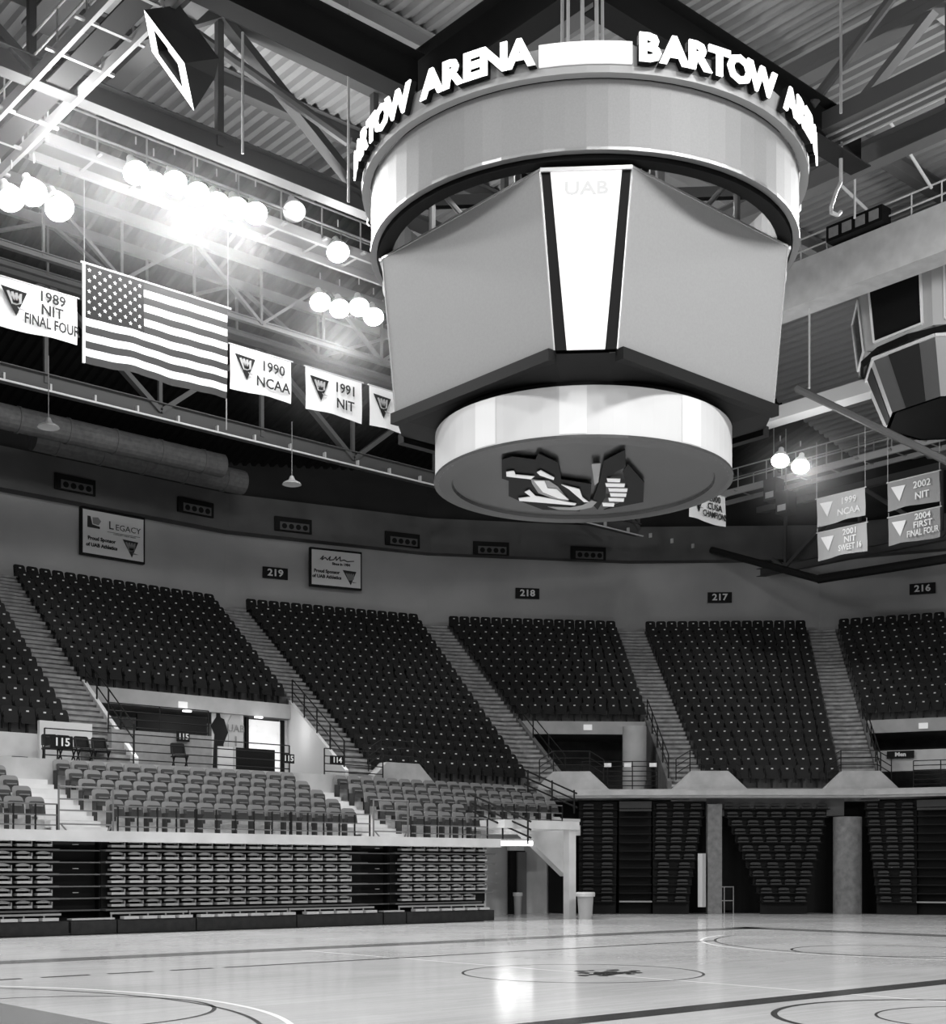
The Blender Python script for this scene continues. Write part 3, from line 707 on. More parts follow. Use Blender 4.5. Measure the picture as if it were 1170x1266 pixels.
# four big screens + corner panels (square with cut corners, aligned with the court)
ZT, ZB = 10.74, 8.44; RTt, RBb, CT, CB = 3.0, 2.82, .60, .42
def corner(k, side, top):   # k-th chamfer direction (45+90k deg), side -1/+1
    a = math.radians(225+90*k); r, c, z = (RTt, CT, ZT) if top else (RBb, CB, ZB)
    d = Vector((math.cos(a), math.sin(a))); t = Vector((-d.y, d.x)); p = d*r+t*c*side
    return Vector((p.x, p.y, z-SB.z))
for k in range(4):
    # screen between chamfer k (+ side) and chamfer k+1 (- side)
    A, B_, C_, D_ = corner(k, 1, True), corner(k+1, -1, True), corner(k+1, -1, False), corner(k, 1, False)
    n_ = (B_-A).cross(D_-A).normalized(); mid = (A+C_)/2
    if n_.dot(Vector((mid.x, mid.y, 0))) < 0: n_ = -n_
    g = MB(); g.prism([A, B_, C_, D_], -n_*.12); s_ = g.build('screen', scrm, sb)
    g = MB()
    for p, q_, hh in ((A, B_, .03), (A, D_, .02), (B_, C_, .02)): g.bar(p+n_*.0, q_+n_*.0, .02, hh, up=n_ if False else (0,0,1))
    g.build('screen_frame', silver, s_)
    g = MB(); g.bar(D_-Vector((0,0,.07))+n_*.03, C_-Vector((0,0,.07))+n_*.03, .14, .16); g.build('lower_frame', bk, s_)
    A, B_, C_, D_ = corner(k, -1, True), corner(k, 1, True), corner(k, 1, False), corner(k, -1, False)
    n_ = Vector((math.cos(math.radians(225+90*k)), math.sin(math.radians(225+90*k)), 0))
    g = MB(); g.prism([A, B_, C_, D_], -n_*.1); s_ = g.build('corner_frame', bk, sb)
    f = lambda P0, P1, w_: P0.lerp(P1, w_)+n_*.02
    a1, b1, c1, d1 = f(A, B_, .11), f(A, B_, .89), f(D_, C_, .2), f(D_, C_, .8)
    up_ = Vector((0,0,-.02))
    g = MB(); g.prism([a1+up_, b1+up_, f(D_, C_, .80), f(D_, C_, .20)], -n_*.03); g.build('lit_panel', whl, s_)
    g = MB(); text_mb(g, 'UAB', .24, 0, 0, 0, .004, bold=.004, sx=1.25)
    cc = (A+B_)/2+n_*.035+Vector((0,0,-.28)); t_ = (B_-A).normalized()
    g.v = [tuple(cc+t_*v[0]-n_*v[1]+Vector((0,0,v[2]))) for v in g.v]; g.build('lettering', mat('pale_print', .42, .5, emit=.12), s_)
    g = MB(); g.bar(A+Vector((0,0,-.02))+n_*.03, B_+Vector((0,0,-.02))+n_*.03, .03, .05); g.build('top_trim', silver, s_)
# dark sloping underside and the drum
g = MB(); top = []; bot = []
for k in range(4):
    for s_ in (-1, 1):
        p = corner(k, s_, False); top.append(p+Vector((0,0,-.05)))
nn = 8; top2 = top
g.add([tuple(p) for p in top]+[(p.x*.72, p.y*.72, 8.2-SB.z) for p in top], [(i, (i+1) % 8, (i+1) % 8+8, i+8) for i in range(8)]+[tuple(range(8, 16))])
g.build('underside', mat('underside_grey', .02, .7), sb)
g = MB(); g.lathe([(2.1, 8.05-SB.z), (2.1, 8.4-SB.z)], 48); g.build('neck', bk, sb)
g = MB()
for i, (nr_) in enumerate(range(14)):
    pass
drm = mat('drum_screen', .55, .4, emit=.05)
dm = ring('drum_screen', 2.25, 7.50, 8.18, drm, .1)
ring('drum_top_lip', 2.22, 8.18, 8.24, bk, .25)
for a0 in (-42, -8, 38, 90, 160, 220):
    g = MB(); vs = []; n = 4
    for i in range(n+1):
        d = dr(math.radians(a0+i*2.4))
        for rr, z in ((2.256, 7.52), (2.256, 8.17)): vs.append((d.x*rr, d.y*rr, z-SB.z))
    g.add(vs, [(2*i, 2*i+2, 2*i+3, 2*i+1) for i in range(n)]); g.build('bright_block', mat('drum_block', .6, .4, emit=.12), dm)
ring('drum_rim', 2.27, 7.46, 7.50, mat('dark_edge', .06, .3), .07); 
discm = mat('disc_grey', .07, .3, metal=.5)
g = MB(); g.lathe([(2.2, 7.46-SB.z), (2.0, 7.455-SB.z), (1.98, 7.50-SB.z), (0.001, 7.50-SB.z)], 64); disc = g.build('bottom_disc', discm, sb)
def emb(polys, z, m, name):
    for pl in polys:
        pts = []
        for X, Y in pl:
            p = atZ(600+X/5.318, 540+Y/5.318, z); pts.append((p.x-SB.x, p.y-SB.y, z-SB.z))
        g = MB(); g.prism(pts, (0, 0, .01)); g.build(name, m, disc)
emb([[(110,150),(180,130),(330,150),(350,110),(480,170),(500,280),(700,310),(690,420),(620,490),(380,480),(220,420),(155,390),(155,290),(110,275)],
     [(750,300),(780,160),(920,85),(925,200),(860,230),(800,290),(790,400),(740,480),(700,440)], [(780,480),(1040,430),(1045,300),(940,180),(905,230),(940,350),(880,440)]], 7.44, mat('emblem_black', .006, .6), 'emblem_shadow')
emb([[(300,280),(420,290),(480,330),(550,420),(480,420),(350,370),(310,310)], [(410,460),(560,465),(640,450),(700,420),(735,430),(700,465),(600,485),(480,480)], [(700,180),(760,175),(745,300),(720,320)]], 7.425, mat('emblem_grey', .25, .5), 'emblem_shape')
ew = mat('emblem_white', .85, .5)
emb([[(138,232),(190,225),(200,250),(325,262),(300,280),(140,262)], [(340,235),(365,222),(455,270),(450,285),(360,255)], [(320,290),(390,290),(410,340),(470,345),(550,415),(480,405),(380,365)],
     [(220,405),(300,395),(260,365),(290,350),(330,390),(600,440),(590,452),(320,430),(225,422)], [(500,315),(620,345),(640,400),(680,430),(650,430),(590,380),(550,345)]]
    + [[(a, 275+32*i), (b_, 278+32*i), (b_-4, 300+32*i), (a+6, 297+32*i)] for i, (a, b_) in enumerate(((800,890),(790,920),(810,937),(820,930),(810,915),(770,850)))], 7.41, ew, 'emblem_shape')
# hoist frame above the rings
g = MB()
for a in range(0, 180, 45):
    d = Vector((math.cos(math.radians(a)), math.sin(math.radians(a)), 0)); g.bar(-d*3.1+Vector((0,0,4.45)), d*3.1+Vector((0,0,4.45)), .12, .16)
g.build('spider_frame', steel_d, sb)
for k in range(8):
    a = math.radians(22.5+45*k); d = Vector((math.cos(a), math.sin(a), 0)); g = MB(); g.tube(d*2.4+Vector((0,0,1.1)), d*2.4+Vector((0,0,4.4)), .05); g.tube(d*1.2+Vector((0,0,3.2)), d*2.4+Vector((0,0,4.3)), .04); g.build('hanger', steel_l if k % 2 else steel, sb)
for k in range(8):
    a = math.radians(45*k); d = Vector((math.cos(a), math.sin(a), 0)); g = MB(); g.tube(d*.32+Vector((0,0,4.5)), d*.26+Vector((0,0,16.2)), .025); g.build('cable', steel_l, sb)
for s_ in (-1, 1): g = MB(); g.box(s_*.5-.14, s_*.5+.14, -.14, .14, 4.5, 5.1); g.build('hoist_motor', steel_d, sb)

# ------------------------------------------------------------------ roof steel
def beam_thing(name, label, p0, p1, w_, h_, m, cat='beam', ib=False):
    p0, p1 = Vector(p0), Vector(p1); t = thing(name, label, cat, p0); g = MB()
    (g.ibeam(Vector((0,0,0)), p1-p0, w_, h_) if ib else g.bar((0,0,0), p1-p0, w_, h_)); g.build('web_and_flanges' if ib else 'body', m, t); return t
def truss(label, p0, p1, rise, n, m, cw=.28, bw=.12, inv=0, ib=True, h0=.45):
    p0, p1 = Vector(p0), Vector(p1); t = thing('roof_truss', label, 'truss', p0); L = p1-p0; U = Vector((0,0,rise))
    g = MB(); (g.ibeam if ib else g.bar)(Vector((0,0,0)), L, cw, h0); g.build('bottom_chord', m, t)
    g = MB(); g.bar(U, L+U, cw, .3); g.build('top_chord', m, t)
    for i in range(n):
        a, b_ = L*(i/n), L*((i+1)/n)
        if (i+inv) % 2: g = MB(); g.bar(a, b_+U, bw*1.6, bw); g.build('brace', m, t)
        else: g = MB(); g.bar(a+U, b_, bw*1.6, bw); g.build('brace', m, t)
        g = MB(); g.bar(b_, b_+U, bw*.8); g.build('post', m, t)
    return t
gs = mat('truss_grey', .14, .55); gd = mat('truss_dark', .022, .6); gl = mat('truss_pale', .42, .5)
truss('thin grey bracing truss between the flag and the lamp catwalk', (4, 36.6, 18.9), (40, 36.6, 18.9), 1.9, 15, mat('truss_light', .09, .6), .16, .09, inv=1, h0=.16)
truss('thin grey bracing truss just behind the flag top', (4, 38.8, 19.4), (40, 38.8, 19.4), 1.6, 11, mat('truss_light', .09, .6), .16, .09, inv=0, h0=.16)
truss('grey roof truss crossing the upper left behind the lit catwalk', (-2, 30.4, 20.2), (33, 30.4, 20.2), 3.4, 7, mat('truss_mid', .10, .6), .4, .22, h0=.55)
zc = onY(0, 460, 41.0).z
t = truss('long dark roof truss running below the row of banners', (6, 41, zc), (46, 41, zc), 3.2, 10, mat('truss_mid', .10, .6), .4, .16, inv=1, h0=.5)
g = MB(); g.tube((0,-.3,-.32), (40,-.3,-.32), .035); plabel(g.build('conduit', mat('conduit_white', .8, .4), t), 'thin white conduit')
for i in range(60): g = MB(); g.box(1.5*i, 1.5*i+.06, -.34, -.2, -.3, -.1); g.build('clip', steel_l, t)
beam_thing('girder', 'black deep girder from the top left to the scoreboard', (2, 24.75, 20.2), (20.0, 24.75, 20.2), .55, .95, gd, ib=True)
beam_thing('girder', 'black deep girder behind the scoreboard sign ending at the right', (20.6, 19.6, 20.2), (30.6, 19.6, 20.2), .6, 1.0, gd, ib=True)
beam_thing('girder', 'black cross girder forming the dark peak above the scoreboard', (20.2, 26.0, 20.3), (20.2, 18.6, 20.3), .6, 1.1, gd, ib=True)
for i, y in enumerate((8, 13, 18, 23, 28, 33)):
    beam_thing('purlin', 'grey roof purlin under the ribbed deck, %s in depth from the camera' % nth(i+1), (-4, y, 23.72), (41.8, y, 23.72), .35, .5, gs if i % 2 else gl, ib=True)
for i, x in enumerate((10.5, 17.0, 24.5, 31.0)):
    beam_thing('cross_beam', 'grey cross beam under the ribbed roof, %s from left' % nth(i+1), (x, 4, 23.2), (x, 36, 23.2), .5, .3, gs)
beam_thing('cross_beam', 'wide pale roof strap in front of the dark cross girder', (18.3, 20.5, 22.9), (18.3, 26, 22.9), .9, .08, mat('strap', .10, .6))
beam_thing('cross_beam', 'wide dark roof strap left of the long black girder', (14.3, 26, 22.9), (14.3, 33, 22.9), .9, .08, mat('strap', .10, .6))
# mid-right beams running along Y
p = atZ(1068, 205, 20.0); truss('grey roof truss above the pale air duct on the right', (p.x, 8, 20.2), (p.x, 36, 20.2), 3.2, 6, gs, .45, .18, h0=.6)
q = atZ(1090, 145, 20.0)
t = thing('pipe_run', 'bundle of bright parallel pipes on a beam at the upper right', 'pipes', (q.x, 6, 20.2))
for i in range(3): g = MB(); g.tube((-.25+.22*i, 0, -.2-.05*i), (-.25+.22*i, 14.0, -.2-.05*i), .035); g.build('pipe', steel_l, t)
g = MB(); g.box(-.45, .5, 0, 14.0, -.1, .35); g.build('beam', gs, t)
# pale duct
t = thing('air_duct', 'long pale boxy duct hanging at the right of the scoreboard', 'duct', (37.0, 12, 20.0))
g = MB(); g.box(0, .9, 0, 19, 0, 1.45); g.build('skin', mat('duct_skin', .55, .6, noise=.12, scale=2), t)
for z in (1.75, 2.15): g = MB(); g.tube((.1, 0, z), (.1, 19, z), .03); g.build('rail', steel_l, t)
for i in range(20): g = MB(); g.tube((.1, i, 1.45), (.1, i, 2.15), .025); g.build('post', steel_l, t)
g = MB(); g.box(.3, .9, 0, 19, 1.5, 1.62); g.build('cable_tray', steel_d, t)
p = onX(1058, 292, 36.8); t = thing('lighting_console', 'dark slatted fixture box perched on the pale duct rail', 'fixture', (36.7, p.y-1.0, 21.5))
g = MB(); g.box(0, .5, 0, 2.0, 0, .5); g.build('housing', bk, t)
for i in range(4): g = MB(); g.box(-.03, 0, .12+.48*i, .45+.48*i, .1, .4); g.build('lens', steel, t)
# braces and rods
def pipe(label, pa, pb, r, m, name='brace_pipe', cat='pipe'):
    pa, pb = Vector(pa), Vector(pb); g = MB(); g.tube(pa, pb, r, 8); return tag(g.build(name, m), label, cat)
pipe('grey diagonal brace from the top edge down to the dark girder end', atZ(1105, -5, 23.2), atZ(1003, 130, 20.6), .13, gs)
pipe('grey diagonal brace left of the scoreboard behind the lamp glare', atZ(240, 40, 23.4), atZ(432, 176, 20.6), .14, gs)
pipe('pale diagonal rod rising from the duct rail near the scoreboard', atZ(1005, 196, 22.5), onX(1075, 262, 36.9), .05, steel_l)
pipe('pale diagonal rod at the right edge above the duct', atZ(1100, 150, 22.5), onX(1152, 232, 36.9), .05, steel_l)
pipe('grey pipe crossing in front of the small old scoreboard', onY(985, 480, 27.0), onY(1175, 572, 22.0), .12, gs)
for i, (px, y0, y1, Y, nm) in enumerate(((300, 40, 190, 29, 'left of the scoreboard, near the box fixture'), (431, -30, 250, 28, 'beside the left end of the sign ring'), (1040, 0, 140, 18, 'above the right girder end'), (1057, 190, 270, 22, 'right of the girder end'))):
    a = onY(px, y0, Y); b_ = onY(px, y1, Y); pipe('thin pale hanger rod '+nm, a, b_, .035, steel_l, 'hanger_rod', 'rod')
a = onX(1001, 391, 37.5); b_ = onX(1001, 480, 37.5); pipe('thin pale rod below the duct beside the scoreboard', (a.x, a.y, 20.1), b_, .035, steel_l, 'hanger_rod', 'rod')
g = MB(); pts = [onY(x, y, 19.6) for x, y in ((1040,172),(1040,225),(1034,238),(1028,255),(1028,263),(1036,266),(1040,262))]; g.path(pts, .05); tag(g.build('cable_loop', steel_l), 'white cable loop hanging under the right girder end', 'cable')
# catwalks
def catwalk(label, p0, p1, wd, m, mr, nposts=10, hh=1.0):
    p0, p1 = Vector(p0), Vector(p1); t = thing('catwalk', label, 'catwalk', p0); L = p1-p0; n_ = L.cross(Vector((0,0,1))).normalized()*wd/2
    g = MB(); g.bar((0,0,0), L, wd*.5, .05); g.build('walkway', mat('grating', .05, .7), t)
    for s_ in (-1, 1):
        g = MB(); g.bar(n_*s_, L+n_*s_, .10, .28); g.build('side_beam', mr, t)
        for z in (.5, hh): g = MB(); g.tube(n_*s_+Vector((0,0,z)), L+n_*s_+Vector((0,0,z)), .03); g.build('rail', mr, t)
        for i in range(nposts+1): q_ = L*(i/nposts)+n_*s_; g = MB(); g.tube(q_, q_+Vector((0,0,hh)), .025); g.build('post', mr, t)
    for i in range(nposts+1): q_ = L*(i/nposts); g = MB(); g.bar(q_-n_*1.5, q_+n_*1.5, .09, .06); g.build('cross_member', mr, t)
    return t
catwalk('bright catwalk running from the top edge down to the left edge', (13.55, 20, 20.0), (13.55, 38, 20.0), 1.1, steel, mat('catwalk_pale', .5, .4), 12)
catwalk('grey lamp catwalk behind the clustered floodlights', (14.2, 32.9, 19.9), (31, 32.9, 19.9), 1.0, steel, gs, 12)
p = onX(1100, 545, 48); catwalk('pale far catwalk behind the paired banners at the right', (48, 20, p.z-.6), (48, 38, p.z-.6), 1.1, gl, gl, 12)
p = onX(1000, 480, 44); beam_thing('cross_beam', 'pale flat beam right of the scoreboard below the duct', (42, 24, 18.6), (42, 33, 18.6), .7, .5, mat('pale_beam', .6, .5))
truss('dark outer roof truss behind the banners at the right', (53, 18, 15.8), (53, 42, 15.8), 3.0, 6, mat('truss_mid', .10, .6), .3, .16, h0=.35)
# outer perimeter dark triangle steel seen over the wall at the right
pipe('dark brace reaching down to the wall above sign 217, left half', onX(880, 680, 50.5), onX(1012, 716, 50.5), .16, gd)
pipe('dark brace reaching down to the wall above sign 217, right half', onX(1012, 716, 50.5), onX(1175, 690, 50.5), .2, gd)
# ducts over the bulkhead at left
for (a, b_, Y, r, nm) in (((-10, 512), (275, 576), 46.5, .45, 'upper'), ((40, 540), (300, 597), 48.5, .5, 'lower')):
    pa, pb = onY(a[0], a[1], Y), onY(b_[0], b_[1], Y); z = (pa.z+pb.z)/2
    t = thing('air_duct', 'dim round duct above the left bulkhead, %s one' % nm, 'duct', (pa.x, Y, z))
    g = MB(); g.tube((0,0,0), (pb.x-pa.x, 0, 0), r, 18); g.build('tube', mat('dim_duct', .14, .6, noise=.2), t)
    for i in range(5): g = MB(); x = (pb.x-pa.x)*(i+.5)/5; g.tube((x-.04,0,0), (x+.04,0,0), r+.03, 18); g.build('seam_band', gs, t)
for px, py, nm in ((60, 524, 'at the far left'), (361, 595, 'left of the scoreboard drum'), (909, 549, 'just right of the scoreboard drum')):
    q = onY(px, py, 39.5); t = thing('pendant_lamp', 'small unlit pale pendant lamp '+nm, 'lamp', (q.x, q.y, q.z-.12))
    g = MB(); g.lathe([(.34, 0), (.30, .06), (.12, .16), (.06, .3)], 20); g.build('shade', gl, t)
    g = MB(); g.lathe([(.33, 0.01), (.001, .02)], 20); g.build('lens', mat('lamp_lens_off', .8, .4), t)
    g = MB(); g.tube((0,0,.28), (0,0,2.2), .015); g.build('cord', steel, t)
# ------------------------------------------------------------------ floodlights
lens = mat('lamp_lens_lit', 1, .4, emit=60)
def flood(p, lit=True, label='', tilt=.5, az=None, r=.33):
    t = thing('floodlight', label, 'light', p, 0, 'arena floodlights')
    az = math.atan2(14.4-p[1], 14.8-p[0]) if az is None else az
    M = Matrix.Rotation(az, 4, 'Z') @ Matrix.Rotation(-(PI-tilt) if False else (PI/2+ (PI/2-tilt)), 4, 'Y')
    def bl(g, nm, m): g.v = [tuple(M @ Vector(v)) for v in g.v]; return g.build(nm, m, t)
    g = MB(); g.lathe([(r, .0), (r*.97, -.08), (r*.7, -.32), (r*.35, -.46), (r*.3, -.7), (.001, -.72)], 24); bl(g, 'housing', steel_l)
    g = MB(); g.lathe([(r*.96, -.015), (.001, -.015)], 24); bl(g, 'lens', lens if lit else mat('lamp_lens_off', .8, .4))
    g = MB(); g.path([(0, 0, .75), (.0, .0, .95)], .02); g.build('hook', steel, t)
    return t
FL = [((12, 246), 20.0), ((40, 236), 20.0), ((72, 258), 20.0)]
fl = [(onX(px, py, 13.2+.3*(i % 2)), 'in the bright cluster at the left edge, %s of three' % ('left','middle','right')[i]) for i, (px, py) in enumerate(((14, 247), (42, 240), (74, 258)))]
fl += [(onY(px, py, 32.3), 'in the long bright row above the flag, %s of seven' % nth(i+1)) for i, (px, py) in enumerate(((168, 214), (190, 228), (216, 226), (244, 240), (268, 252), (292, 258), (316, 264)))]
fl += [(onY(418, 312, 32.3), 'single one above the lower cluster left of the scoreboard')]
fl += [(onY(px, py, 35.5), 'in the lower cluster left of the scoreboard, %s of four' % nth(i+1)) for i, (px, py) in enumerate(((396, 374), (420, 382), (444, 380), (462, 392)))]
fl += [(onX(px, py, 42), 'in the pair right of the scoreboard drum, %s one' % ('left','right')[i]) for i, (px, py) in enumerate(((965, 570), (990, 577)))]
for p, s_ in fl:
    flood(p, True, 'glaring round floodlight '+s_, tilt=.62)
flood(onY(364, 262, 32.3), False, 'unlit floodlight right of the long bright row', tilt=.62)
for px, py, nm in ((940, 512, 'upper'), (942, 522, 'lower')):
    q = onX(px, py, 40); t = thing('spot_fixture', 'tiny bright boxy lamp under the scoreboard right edge, %s one' % nm, 'light', q); g = MB(); g.box(-.12, .12, -.2, .2, 0, .14); g.build('housing', mat('lit_small', .9, .4, emit=1.2), t)
for px, py, nm in ((957, 620, 'left'), (972, 636, 'right')):
    q = onX(px, py, 46); t = thing('loudspeaker', 'small dark hanging loudspeaker below the right floodlights, %s one' % nm, 'speaker', q)
    g = MB(); g.box(-.3, .3, -.3, .3, 0, .9); g.build('cabinet', gd, t); g = MB(); g.box(-.31, -.3, -.2, .2, .1, .35); g.build('grille', gl, t); g = MB(); g.tube((0,0,.9), (0,0,3.5), .02); g.build('cable', steel, t)
# angled box with lit open face, upper left
t = thing('box_fixture', 'large dark angled box fixture with a glowing rim at the upper left', 'fixture', atD(225, 80, 27))
o_ = Vector(t.location); pf = [atD(178, 12, 27.6)-o_, atD(228, 78, 26)-o_, atD(240, 137, 26)-o_, atD(188, 64, 27.6)-o_]; pb = [atD(222, 6, 29)-o_, atD(271, 72, 27.6)-o_, atD(266, 96, 27.6)-o_, atD(226, 60, 29)-o_]
g = MB(); g.add(pf+pb, [(0,1,5,4), (1,2,6,5), (2,3,7,6), (3,0,4,7), (4,5,6,7)]); g.build('housing', mat('box_dark', .06, .6), t)
inn = [p.lerp(sum(pf, Vector())/4, .42) for p in pf]; g = MB(); g.add(pf+inn, [(i, (i+1) % 4, (i+1) % 4+4, i+4) for i in range(4)]); g.build('lit_rim', mat('lit_rim', .9, .5, emit=1.5), t)
dv = (sum(pb, Vector())/4-sum(pf, Vector())/4)*.3; g = MB(); g.add([p+dv for p in inn], [(0,1,2,3)]); g.build('diffuser', mat('diffuser_grey', .5, .6, emit=.25), t)
g = MB(); g.tube(pf[0]+(pb[0]-pf[0])*.5, pf[0]+(pb[0]-pf[0])*.5+Vector((0,0,3)), .04); g.build('hanger', steel_l, t)

# ------------------------------------------------------------------ flag and banners
def cloth_pts(W, H, nx, nz, amp, ph, tw=0.0):
    pts = []
    for j in range(nz+1):
        for i in range(nx+1):
            u, v = i/nx, j/nz
            y = amp*math.sin(u*W*3.1+ph+v*.8)*(1-.3*v)+amp*.5*math.sin(u*W*7.3+ph*2)
            pts.append((u*W+.01*math.sin(v*5), y*(.2+.8*(1-v)), v*H-(.03*math.sin(u*W*2.4+ph))*(1-v)))
    return pts
def cloth(W, H, m, parent, name, amp=.03, ph=0, nx=24, nz=8, mi=None):
    pts = cloth_pts(W, H, nx, nz, amp, ph); g = MB()
    g.v = list(pts)
    for j in range(nz):
        for i in range(nx):
            g.f.append((j*(nx+1)+i, j*(nx+1)+i+1, (j+1)*(nx+1)+i+1, (j+1)*(nx+1)+i)); g.mi.append(mi(i, j) if mi else 0)
    return g.build(name, m, parent)
sn, sw, su = mat('flag_dark_stripe', .05, .9), cloth_m if False else mat('flag_white', .85, .9), mat('flag_union', .03, .9)
t = thing('national_flag', 'large striped flag with a starred dark corner hanging at the left', 'flag', (16.0, 34, 15.2))
W, H = 4.42, 2.62
nzf = 26; nxf = 40
def fmi(i, j):
    st = j*13//nzf
    if st >= 6 and i < 16: return 2
    return 0 if st % 2 == 0 else 1
cloth(W, H, [sn, sw, su], t, 'cloth', .05, .6, nxf, nzf, fmi)
def flag_y(x, z):
    v = z/H; return (.05*math.sin(x*3.1+.6+v*.8)*(1-.3*v)+.025*math.sin(x*7.3+1.2))*(.2+.8*(1-v))
for r_ in range(9):
    for c_ in range(6 if r_ % 2 == 0 else 5):
        cx = W*.4*((c_*2+1+(r_ % 2))/12); cz = H*(6/13)+H*(7/13)*(1-(r_+1)/10); y = flag_y(cx, cz)-.02
        g = MB(); g.prism([(cx+(.058 if k % 2 == 0 else .024)*math.sin(k*PI/5), y, cz+(.058 if k % 2 == 0 else .024)*math.cos(k*PI/5)) for k in range(10)], (0, .01, 0)); g.build('star', sw, t)
g = MB(); g.tube((-.1,0,H+.02), (W+.1,0,H+.02), .03); g.build('pole', steel_l, t)
g = MB(); g.box(-.05, .02, -.03, .03, -.05, H); g.build('hoist_band', sw, t)
for x in (0, W): g = MB(); g.tube((x,0,H), (x,0,5.0), .012); g.build('line', steel, t)
g = MB(); g.tube((W-.05,0,0), (W-.05,0,-.9), .02); g.build('line', steel, t)
def banner(label, loc, rz, W, H, lines, ph, face=.85, ink=.04, amp=.02, tx=.68, lit=None):
    t = thing('banner', label, 'banner', loc, rz, 'championship banners')
    cloth(W, H, mat('banner_cloth_%d' % int(face*100), face, .9), t, 'cloth', amp, ph, 16, 6)
    g = MB(); crest(g, W*.22, H*.55, H*.5, -.06); g.build('crest', mat('banner_crest_%d' % int(ink*100), ink*.5 if ink < .5 else ink, .8), t)
    if ink < .5: g = MB(); crest_detail(g, W*.22, H*.58, H*.45, -.07); g.build('crest_detail', mat('banner_pale', .35, .8), t)
    g = MB(); n = len(lines)
    for i, s in enumerate(lines): text_mb(g, s, H*.30 if n > 2 else H*.33, W*tx, H*(.80-.27*i if n > 2 else .68-.38*i), -.06, .004, bold=.006, sx=.72 if len(s) > 6 else 1)
    g.build('lettering', mat('banner_ink_%d' % int(ink*100), ink, .8), t)
    g = MB(); g.tube((-.06,0,H), (W+.06,0,H), .022); g.build('rod', steel_l, t)
    return t
ZBn = 15.56
banner('white banner reading 1989 NIT FINAL FOUR left of the flag', (13.55, 34, ZBn), 0, 2.25, 1.27, ['1989', 'NIT', 'FINAL FOUR'], .3)
banner('white banner reading 1990 NCAA just right of the flag', (20.5, 34, ZBn), 0, 2.1, 1.27, ['1990', 'NCAA'], 1.3)
banner('white banner reading 1991 NIT, second right of the flag', (23.12, 34, ZBn), 0, 2.12, 1.27, ['1991', 'NIT'], 2.3)
banner('white banner partly hidden behind the left scoreboard screen', (25.53, 34, ZBn), 0, 2.1, 1.27, ['1992', 'NIT'], 3.1)
q0 = onY(852, 630, 34).x; q1 = onY(897, 630, 34).x
banner('white banner half hidden behind the right of the scoreboard drum', (q0, 34, 15.35), 0, q1-q0, 1.2, ['2000', 'CUSA', 'CHAMPIONS'], 3.9)
for (a, b_, nm, ln, ph, fc, ink) in (((1010, 617), (1070, 603), 'upper left', ['1999', 'NCAA'], .5, .5, .9), ((1011, 659), (1072, 645), 'lower left', ['2001', 'NIT', 'SWEET 16'], 1.5, .45, .9), ((1098, 597), (1162, 585), 'upper right', ['2002', 'NIT'], 2.6, .28, .8), ((1099, 640), (1163, 628), 'lower right', ['2004', 'FIRST', 'FINAL FOUR'], 3.3, .28, .8)):
    pa, pb = onX(*a, 45.0), onX(*b_, 45.0)
    t = banner('grey banner with white print in the group of four at right, %s' % nm, (45.0, pa.y, pa.z-1.08), -PI/2, pa.y-pb.y, 1.08, ln, ph, fc, ink, .045)
    g = MB(); g.tube((0,0,1.08), (0,0,3.3 if 'upper' in nm else 1.25), .012); g.tube((pa.y-pb.y,0,1.08), (pa.y-pb.y,0,3.6 if 'upper' in nm else 1.25), .012); g.build('line', steel_l, t)
# ------------------------------------------------------------------ small old scoreboard at the right
oc = FW*46+RT*16.6; t = thing('old_scoreboard', 'smaller eight-sided scoreboard with black screens hanging at the right edge', 'scoreboard', (oc.x, oc.y, 17.0))
N = 8; ph0 = math.atan2(-FW.y, -FW.x)+math.radians(12)
def op(k, r, z): a = ph0+2*PI*k/N; return Vector((r*math.cos(a), r*math.sin(a), z))
pg = mat('old_panel', .42, .5); pd = mat('old_panel_dark', .12, .5)
for k in range(N):
    A, B_, C_, D_ = op(k, 3.7, 4.0), op(k+1, 3.7, 4.0), op(k+1, 3.45, 2.0), op(k, 3.45, 2.0)
    n_ = (A+B_); n_.z = 0; n_.normalize()
    g = MB(); g.prism([A, B_, C_, D_], -n_*.15); f = g.build('panel', pg, t)
    s = [A.lerp(B_, .14).lerp(D_.lerp(C_, .14), .08), A.lerp(B_, .86).lerp(D_.lerp(C_, .86), .08), A.lerp(B_, .86).lerp(D_.lerp(C_, .86), .92), A.lerp(B_, .14).lerp(D_.lerp(C_, .14), .92)]
    g = MB(); g.prism([p+n_*.04 for p in s], -n_*.03); g.build('screen', mat('off_screen', .01, .15), f)
    g = MB(); 
    for a, b_ in zip(s, s[1:]+s[:1]): g.bar(a+n_*.04, b_+n_*.04, .07)
    g.build('screen_frame', mat('screen_rim', .8, .4), f)
    A, B_, C_, D_ = op(k, 3.2, 1.75), op(k+1, 3.2, 1.75), op(k+1, 2.5, 0), op(k, 2.5, 0)
    g = MB(); g.prism([A, B_, C_, D_], -n_*.12); f = g.build('lower_panel', pg if k % 2 else pd, t)
    g = MB(); g.prism([p+n_*.03 for p in (A.lerp(B_, .25), A.lerp(B_, .75), D_.lerp(C_, .7), D_.lerp(C_, .3))], -n_*.02); g.build('speaker_grille', mat('grille_dark', .03, .7), f)
    g = MB(); g.bar(A, B_, .12, .1); g.build('top_trim', mat('screen_rim', .8, .4), f)
g = MB(); g.lathe([(3.2, 1.8), (3.3, 2.0)], 16); g.build('dark_band', bk, t)
g = MB(); g.add([tuple(op(k, 2.5, 0)) for k in range(N)], [tuple(range(N))]); g.build('underside', mat('underside_grey', .02, .7), t)
